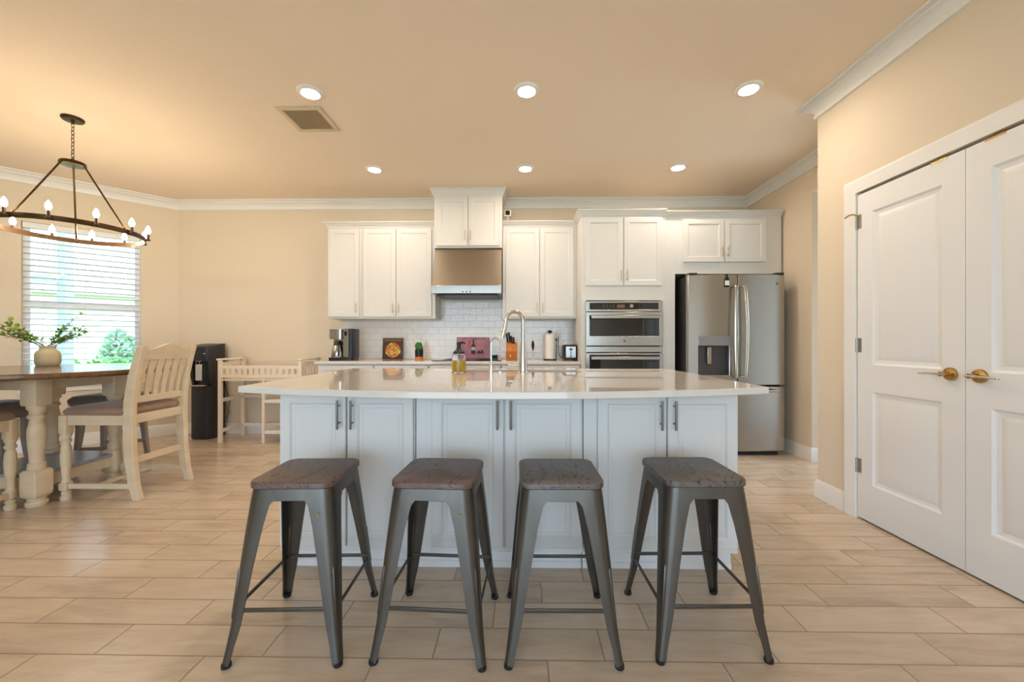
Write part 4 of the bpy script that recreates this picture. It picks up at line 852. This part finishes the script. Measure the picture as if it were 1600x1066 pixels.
    for i in range(6):
        x = -0.165+0.066*i
        MB().loft([[(x-a, y-0.005, z), (x+a, y-0.005, z), (x+a, y+0.005, z), (x-a, y+0.005, z)] for y, z, a in ((0.228, 0.725, 0.017), (0.236, 0.80, 0.019), (0.255, 0.88, 0.023), (0.272, 0.95, 0.0265), (0.283, 0.995, 0.0265))]).build('slat', 'cream_wood', t, ang=30)
    return t
c1 = make_chair('cream slat-back dining chair with brown padded seat at the right of the round table')
c1.location = (-2.975, 2.980, 0); c1.rotation_euler = (0, 0, R(-90))
c2 = dup(c1, (-3.545, 2.319, 0), R(195), 'cream dining chair on the near side of the table, cut off by the picture edge')
def make_pad_stool(lab):
    t = thing('padded_stool', lab, 'stool', (0, 0, 0), 0, 'backless padded stools', world=False)
    MB().loft([[(u, v, z) for u, v in rrect(a, b, r_, 5)] for a, b, r_, z in ((0.43, 0.37, 0.03, 0.578), (0.455, 0.395, 0.045, 0.59), (0.455, 0.395, 0.05, 0.615), (0.42, 0.36, 0.06, 0.64), (0.2, 0.18, 0.05, 0.65))]).build('cushion', 'grey_fabric', t, ang=60)
    MB().loft([[(u, v, z) for u, v in rrect(a, b, 0.015, 3)] for a, b, z in ((0.37, 0.31, 0.515), (0.385, 0.325, 0.525), (0.385, 0.325, 0.545), (0.41, 0.35, 0.56), (0.43, 0.37, 0.568), (0.43, 0.37, 0.578))]).build('seat_frame', 'stool_grey_wood', t, ang=40)
    for sx_ in (-1, 1):
        for sy_ in (-1, 1):
            MB().loft([[(sx_*x+u, sy_*y+v, z) for u, v in rrect(a, a, 0.006, 3)] for x, y, z, a in ((0.185, 0.155, 0.0, 0.034), (0.172, 0.142, 0.15, 0.036), (0.158, 0.130, 0.35, 0.046), (0.165, 0.135, 0.515, 0.060))]).build('leg', 'stool_grey_wood', t, ang=40)
    for sy_ in (-1, 1): MB().box(-0.17, sy_*0.138-0.01, 0.16, 0.17, sy_*0.138+0.01, 0.19).build('stretcher', 'stool_grey_wood', t)
    return t
p1 = make_pad_stool('grey padded backless stool on the window side of the round table'); p1.location = (-3.74, 3.60, 0); p1.rotation_euler = (0, 0, R(12))
p2 = dup(p1, (-4.15, 3.02, 0), R(80), 'grey padded backless stool at the left picture edge beyond the near chair')
# vase
vs_ = thing('flower_vase', 'cream pottery vase with leafy green branches on the dining table', 'vase', (-3.94, 3.26, 0.92))
vx, vy = -3.94, 3.26
MB().lathe([(0.001, 0.9205), (0.064, 0.9205), (0.072, 0.93), (0.077, 0.96), (0.076, 1.01), (0.068, 1.038), (0.052, 1.052), (0.047, 1.060), (0.047, 1.074), (0.052, 1.081), (0.052, 1.086), (0.045, 1.086), (0.042, 1.06), (0.001, 1.05)], (vx, vy, 0), 36).build('pot', 'vase_cream', vs_, ang=50)
stm = MB(); lv = MB(); rd = random.Random(11)
ca_, sa_ = 0.76, 0.65      # sprays spread across the view, nearly parallel to the wall of the window
def leaf(p, d, up, ln):
    d = d.normalized(); s_ = d.cross(up); s_ = s_.normalized() if s_.length > 1e-3 else Vector((1, 0, 0)); w_ = ln*0.30; nrm = s_.cross(d)
    lv.add([p, p+d*ln*0.4+s_*w_+nrm*ln*0.06, p+d*ln, p+d*ln*0.4-s_*w_+nrm*ln*0.06, p+d*ln*0.45-nrm*ln*0.05], [(0, 1, 4), (1, 2, 4), (2, 3, 4), (3, 0, 4)])
for i in range(21):
    left = i % 2 == 0
    L_ = rd.uniform(0.24, 0.46) if left else rd.uniform(0.18, 0.36)
    ang = rd.uniform(18, 62) if left else rd.uniform(28, 70)
    sd = -1 if left else 1
    dv_ = Vector((sd*ca_*math.cos(R(ang)), sd*sa_*math.cos(R(ang))+rd.uniform(-0.3, 0.3), math.sin(R(ang))*0.75)); dv_.normalize()
    p = Vector((vx+rd.uniform(-0.03, 0.03), vy+rd.uniform(-0.03, 0.03), 1.05)); pts = [p.copy()]
    nseg = 9; vel = Vector((dv_.x*0.35, dv_.y*0.35, 0.9)).normalized()
    for k in range(nseg):
        vel = (vel*0.62+dv_*0.42).normalized(); p = p+vel*(L_/nseg); pts.append(p.copy())
        if k >= 2:
            for _ in range(3):
                ld = (vel*0.6+Vector((rd.uniform(-1, 1), rd.uniform(-1, 1), rd.uniform(-0.7, 0.9)))*0.8)
                leaf(p+Vector((rd.uniform(-.01, .01), rd.uniform(-.01, .01), rd.uniform(-.01, .01))), ld, Vector((rd.uniform(-.4, .4), rd.uniform(-.4, .4), 1)), rd.uniform(0.022, 0.042))
    stm.tube(pts, [0.0022-0.0014*k/nseg for k in range(nseg+1)], 5)
stm.build('stems', 'stem_green', vs_); lv.build('leaves', 'leaf_green', vs_, smooth=False)

# ------------------------------------------------------------------ water cooler and changing table
wc = thing('water_cooler', 'tall black water cooler with silver tap bay standing at the back wall', 'water cooler', (-3.68, 4.62, 0))
wx0, wx1, wy0, wy1 = -3.80, -3.555, 4.49, 4.74
def wsec(z, yf_): return [(x, y, z) for x, y in ((wx0, wy1), (wx0, yf_+0.05), (wx0+0.03, yf_+0.016), (wx0+0.07, yf_), (wx1-0.07, yf_), (wx1-0.03, yf_+0.016), (wx1, yf_+0.05), (wx1, wy1))]
MB().loft([wsec(0.0, wy0+0.012), wsec(0.02, wy0), wsec(0.60, wy0), wsec(0.61, wy0+0.005)]).build('lower_body', 'cooler_black', wc, ang=25)
MB().loft([wsec(0.61, wy0+0.075), wsec(0.90, wy0+0.075)]).build('tap_bay', 'black_plastic', wc, ang=25)
for s_, nm in ((wx0, 'side_cheek'), (wx1-0.03, 'side_cheek')): MB().prism([(wy1, 0.61), (wy0+0.06, 0.61), (wy0+0.035, 0.72), (wy0+0.02, 0.90), (wy1, 0.90)], s_, s_+0.03, 'yz').build(nm, 'cooler_black', wc, bevel=0.004)
MB().loft([wsec(0.90, wy0+0.012), wsec(1.02, wy0+0.004), wsec(1.06, wy0+0.012), wsec(1.082, wy0+0.06), wsec(1.10, wy0+0.18)]).build('top_housing', 'cooler_black', wc, ang=25)
MB().box(wx0+0.04, wy0-0.02, 0.61, wx1-0.04, wy0+0.09, 0.628).build('drip_tray', 'nickel', wc, bevel=0.004)
MB().box(wx0+0.045, wy0+0.05, 0.67, wx0+0.125, wy0+0.08, 0.97).build('silver_panel', 'chrome', wc, bevel=0.004)
for x in (-3.73, -3.68, -3.63): MB().cyl((x, wy0+0.04, 0.895), (x, wy0+0.04, 0.86), 0.012).build('tap', 'black_plastic', wc)
for x in (-3.74, -3.61): MB().sphere((x, wy0+0.004, 0.985), 0.014, 10, 0.7).build('button', 'nickel', wc)
tag(MB().tube([(-3.56, 4.745, 0.62), (-3.535, 4.765, 0.45), (-3.52, 4.775, 0.40), (-3.54, 4.775, 0.33), (-3.535, 4.775, 0.26), (-3.55, 4.76, 0.2)], 0.004, 8).build('cooler_cord', 'rubber'), 'thin black cord hanging beside the water cooler', 'cord')
tbx0, tbx1, tby0, tby1 = -3.335, -2.405, 4.335, 4.735
cg = thing('changing_table', 'white wooden baby changing table with slotted rails against the back wall', 'changing table', (-2.87, 4.53, 0))
NW = 'nursery_white'; pw = 0.036
for x, y in ((tbx0, tby0), (tbx1-pw, tby0), (tbx0, tby1-pw), (tbx1-pw, tby1-pw)): MB().box(x, y, 0, x+pw, y+pw, 0.915).build('post', NW, cg, bevel=0.003)
mx_ = -2.845
for y in (tby0, tby1-pw): MB().box(mx_, y, 0, mx_+pw*0.8, y+pw, 0.715).build('middle_post', NW, cg, bevel=0.003)
def slotted(us, zz_, fn, t0, t1, nm='slotted_rail'):
    n_ = us[2]; L0, L1 = us[0], us[1]; step = (L1-L0)/n_; ul = [L0]; hol = []
    for i in range(n_): ul += [L0+step*(i+0.28), L0+step*(i+0.72)]; hol.append((L0+step*(i+0.28), L0+step*(i+0.72), zz_[1], zz_[2]))
    ul.append(L1); MB().grid(ul, zz_, hol, fn, t0, t1).build(nm, NW, cg, bevel=0.0015)
slotted((tbx0+pw, tbx1-pw, 13), [0.722, 0.757, 0.822, 0.858], lambda u, v, t: (u, t, v), tby0+0.006, tby0+0.024)
for x in (tbx0+0.006, tbx1-0.024):
    slotted((tby0+pw, tby1-pw, 5), [0.722, 0.757, 0.86, 0.895], lambda u, v, t: (t, u, v), x, x+0.018)
    MB().box(x-0.016, tby0-0.012, 0.915, x+0.034, tby1+0.008, 0.935).build('top_cap', NW, cg, bevel=0.006)
slotted((tbx0+pw, tbx1-pw, 13), [0.722, 0.74, 0.80, 0.815], lambda u, v, t: (u, t, v), tby1-0.024, tby1-0.006)
MB().box(tbx0+0.004, tby0+0.004, 0.690, tbx1-0.004, tby1-0.004, 0.706).build('changing_shelf', NW, cg, bevel=0.002)
for z in (0.455, 0.115):
    MB().box(tbx0+0.006, tby0+pw, z, tbx0+0.026, tby1-pw, z+0.038).build('end_rail', NW, cg, bevel=0.002)
    MB().box(tbx0+pw, tby1-0.026, z, tbx1-pw, tby1-0.006, z+0.038).build('back_rail', NW, cg, bevel=0.002)
    MB().box(mx_+pw*0.8, tby0+0.006, z-0.01, tbx1-pw, tby0+0.026, z+0.028).build('front_rail', NW, cg, bevel=0.002)
    MB().box(mx_+0.004, tby0+0.026, z+0.005, tbx1-0.03, tby1-0.026, z+0.018).build('lower_shelf', NW, cg, bevel=0.002)

for o in bpy.data.objects:
    if '_w' in o.keys(): del o['_w']
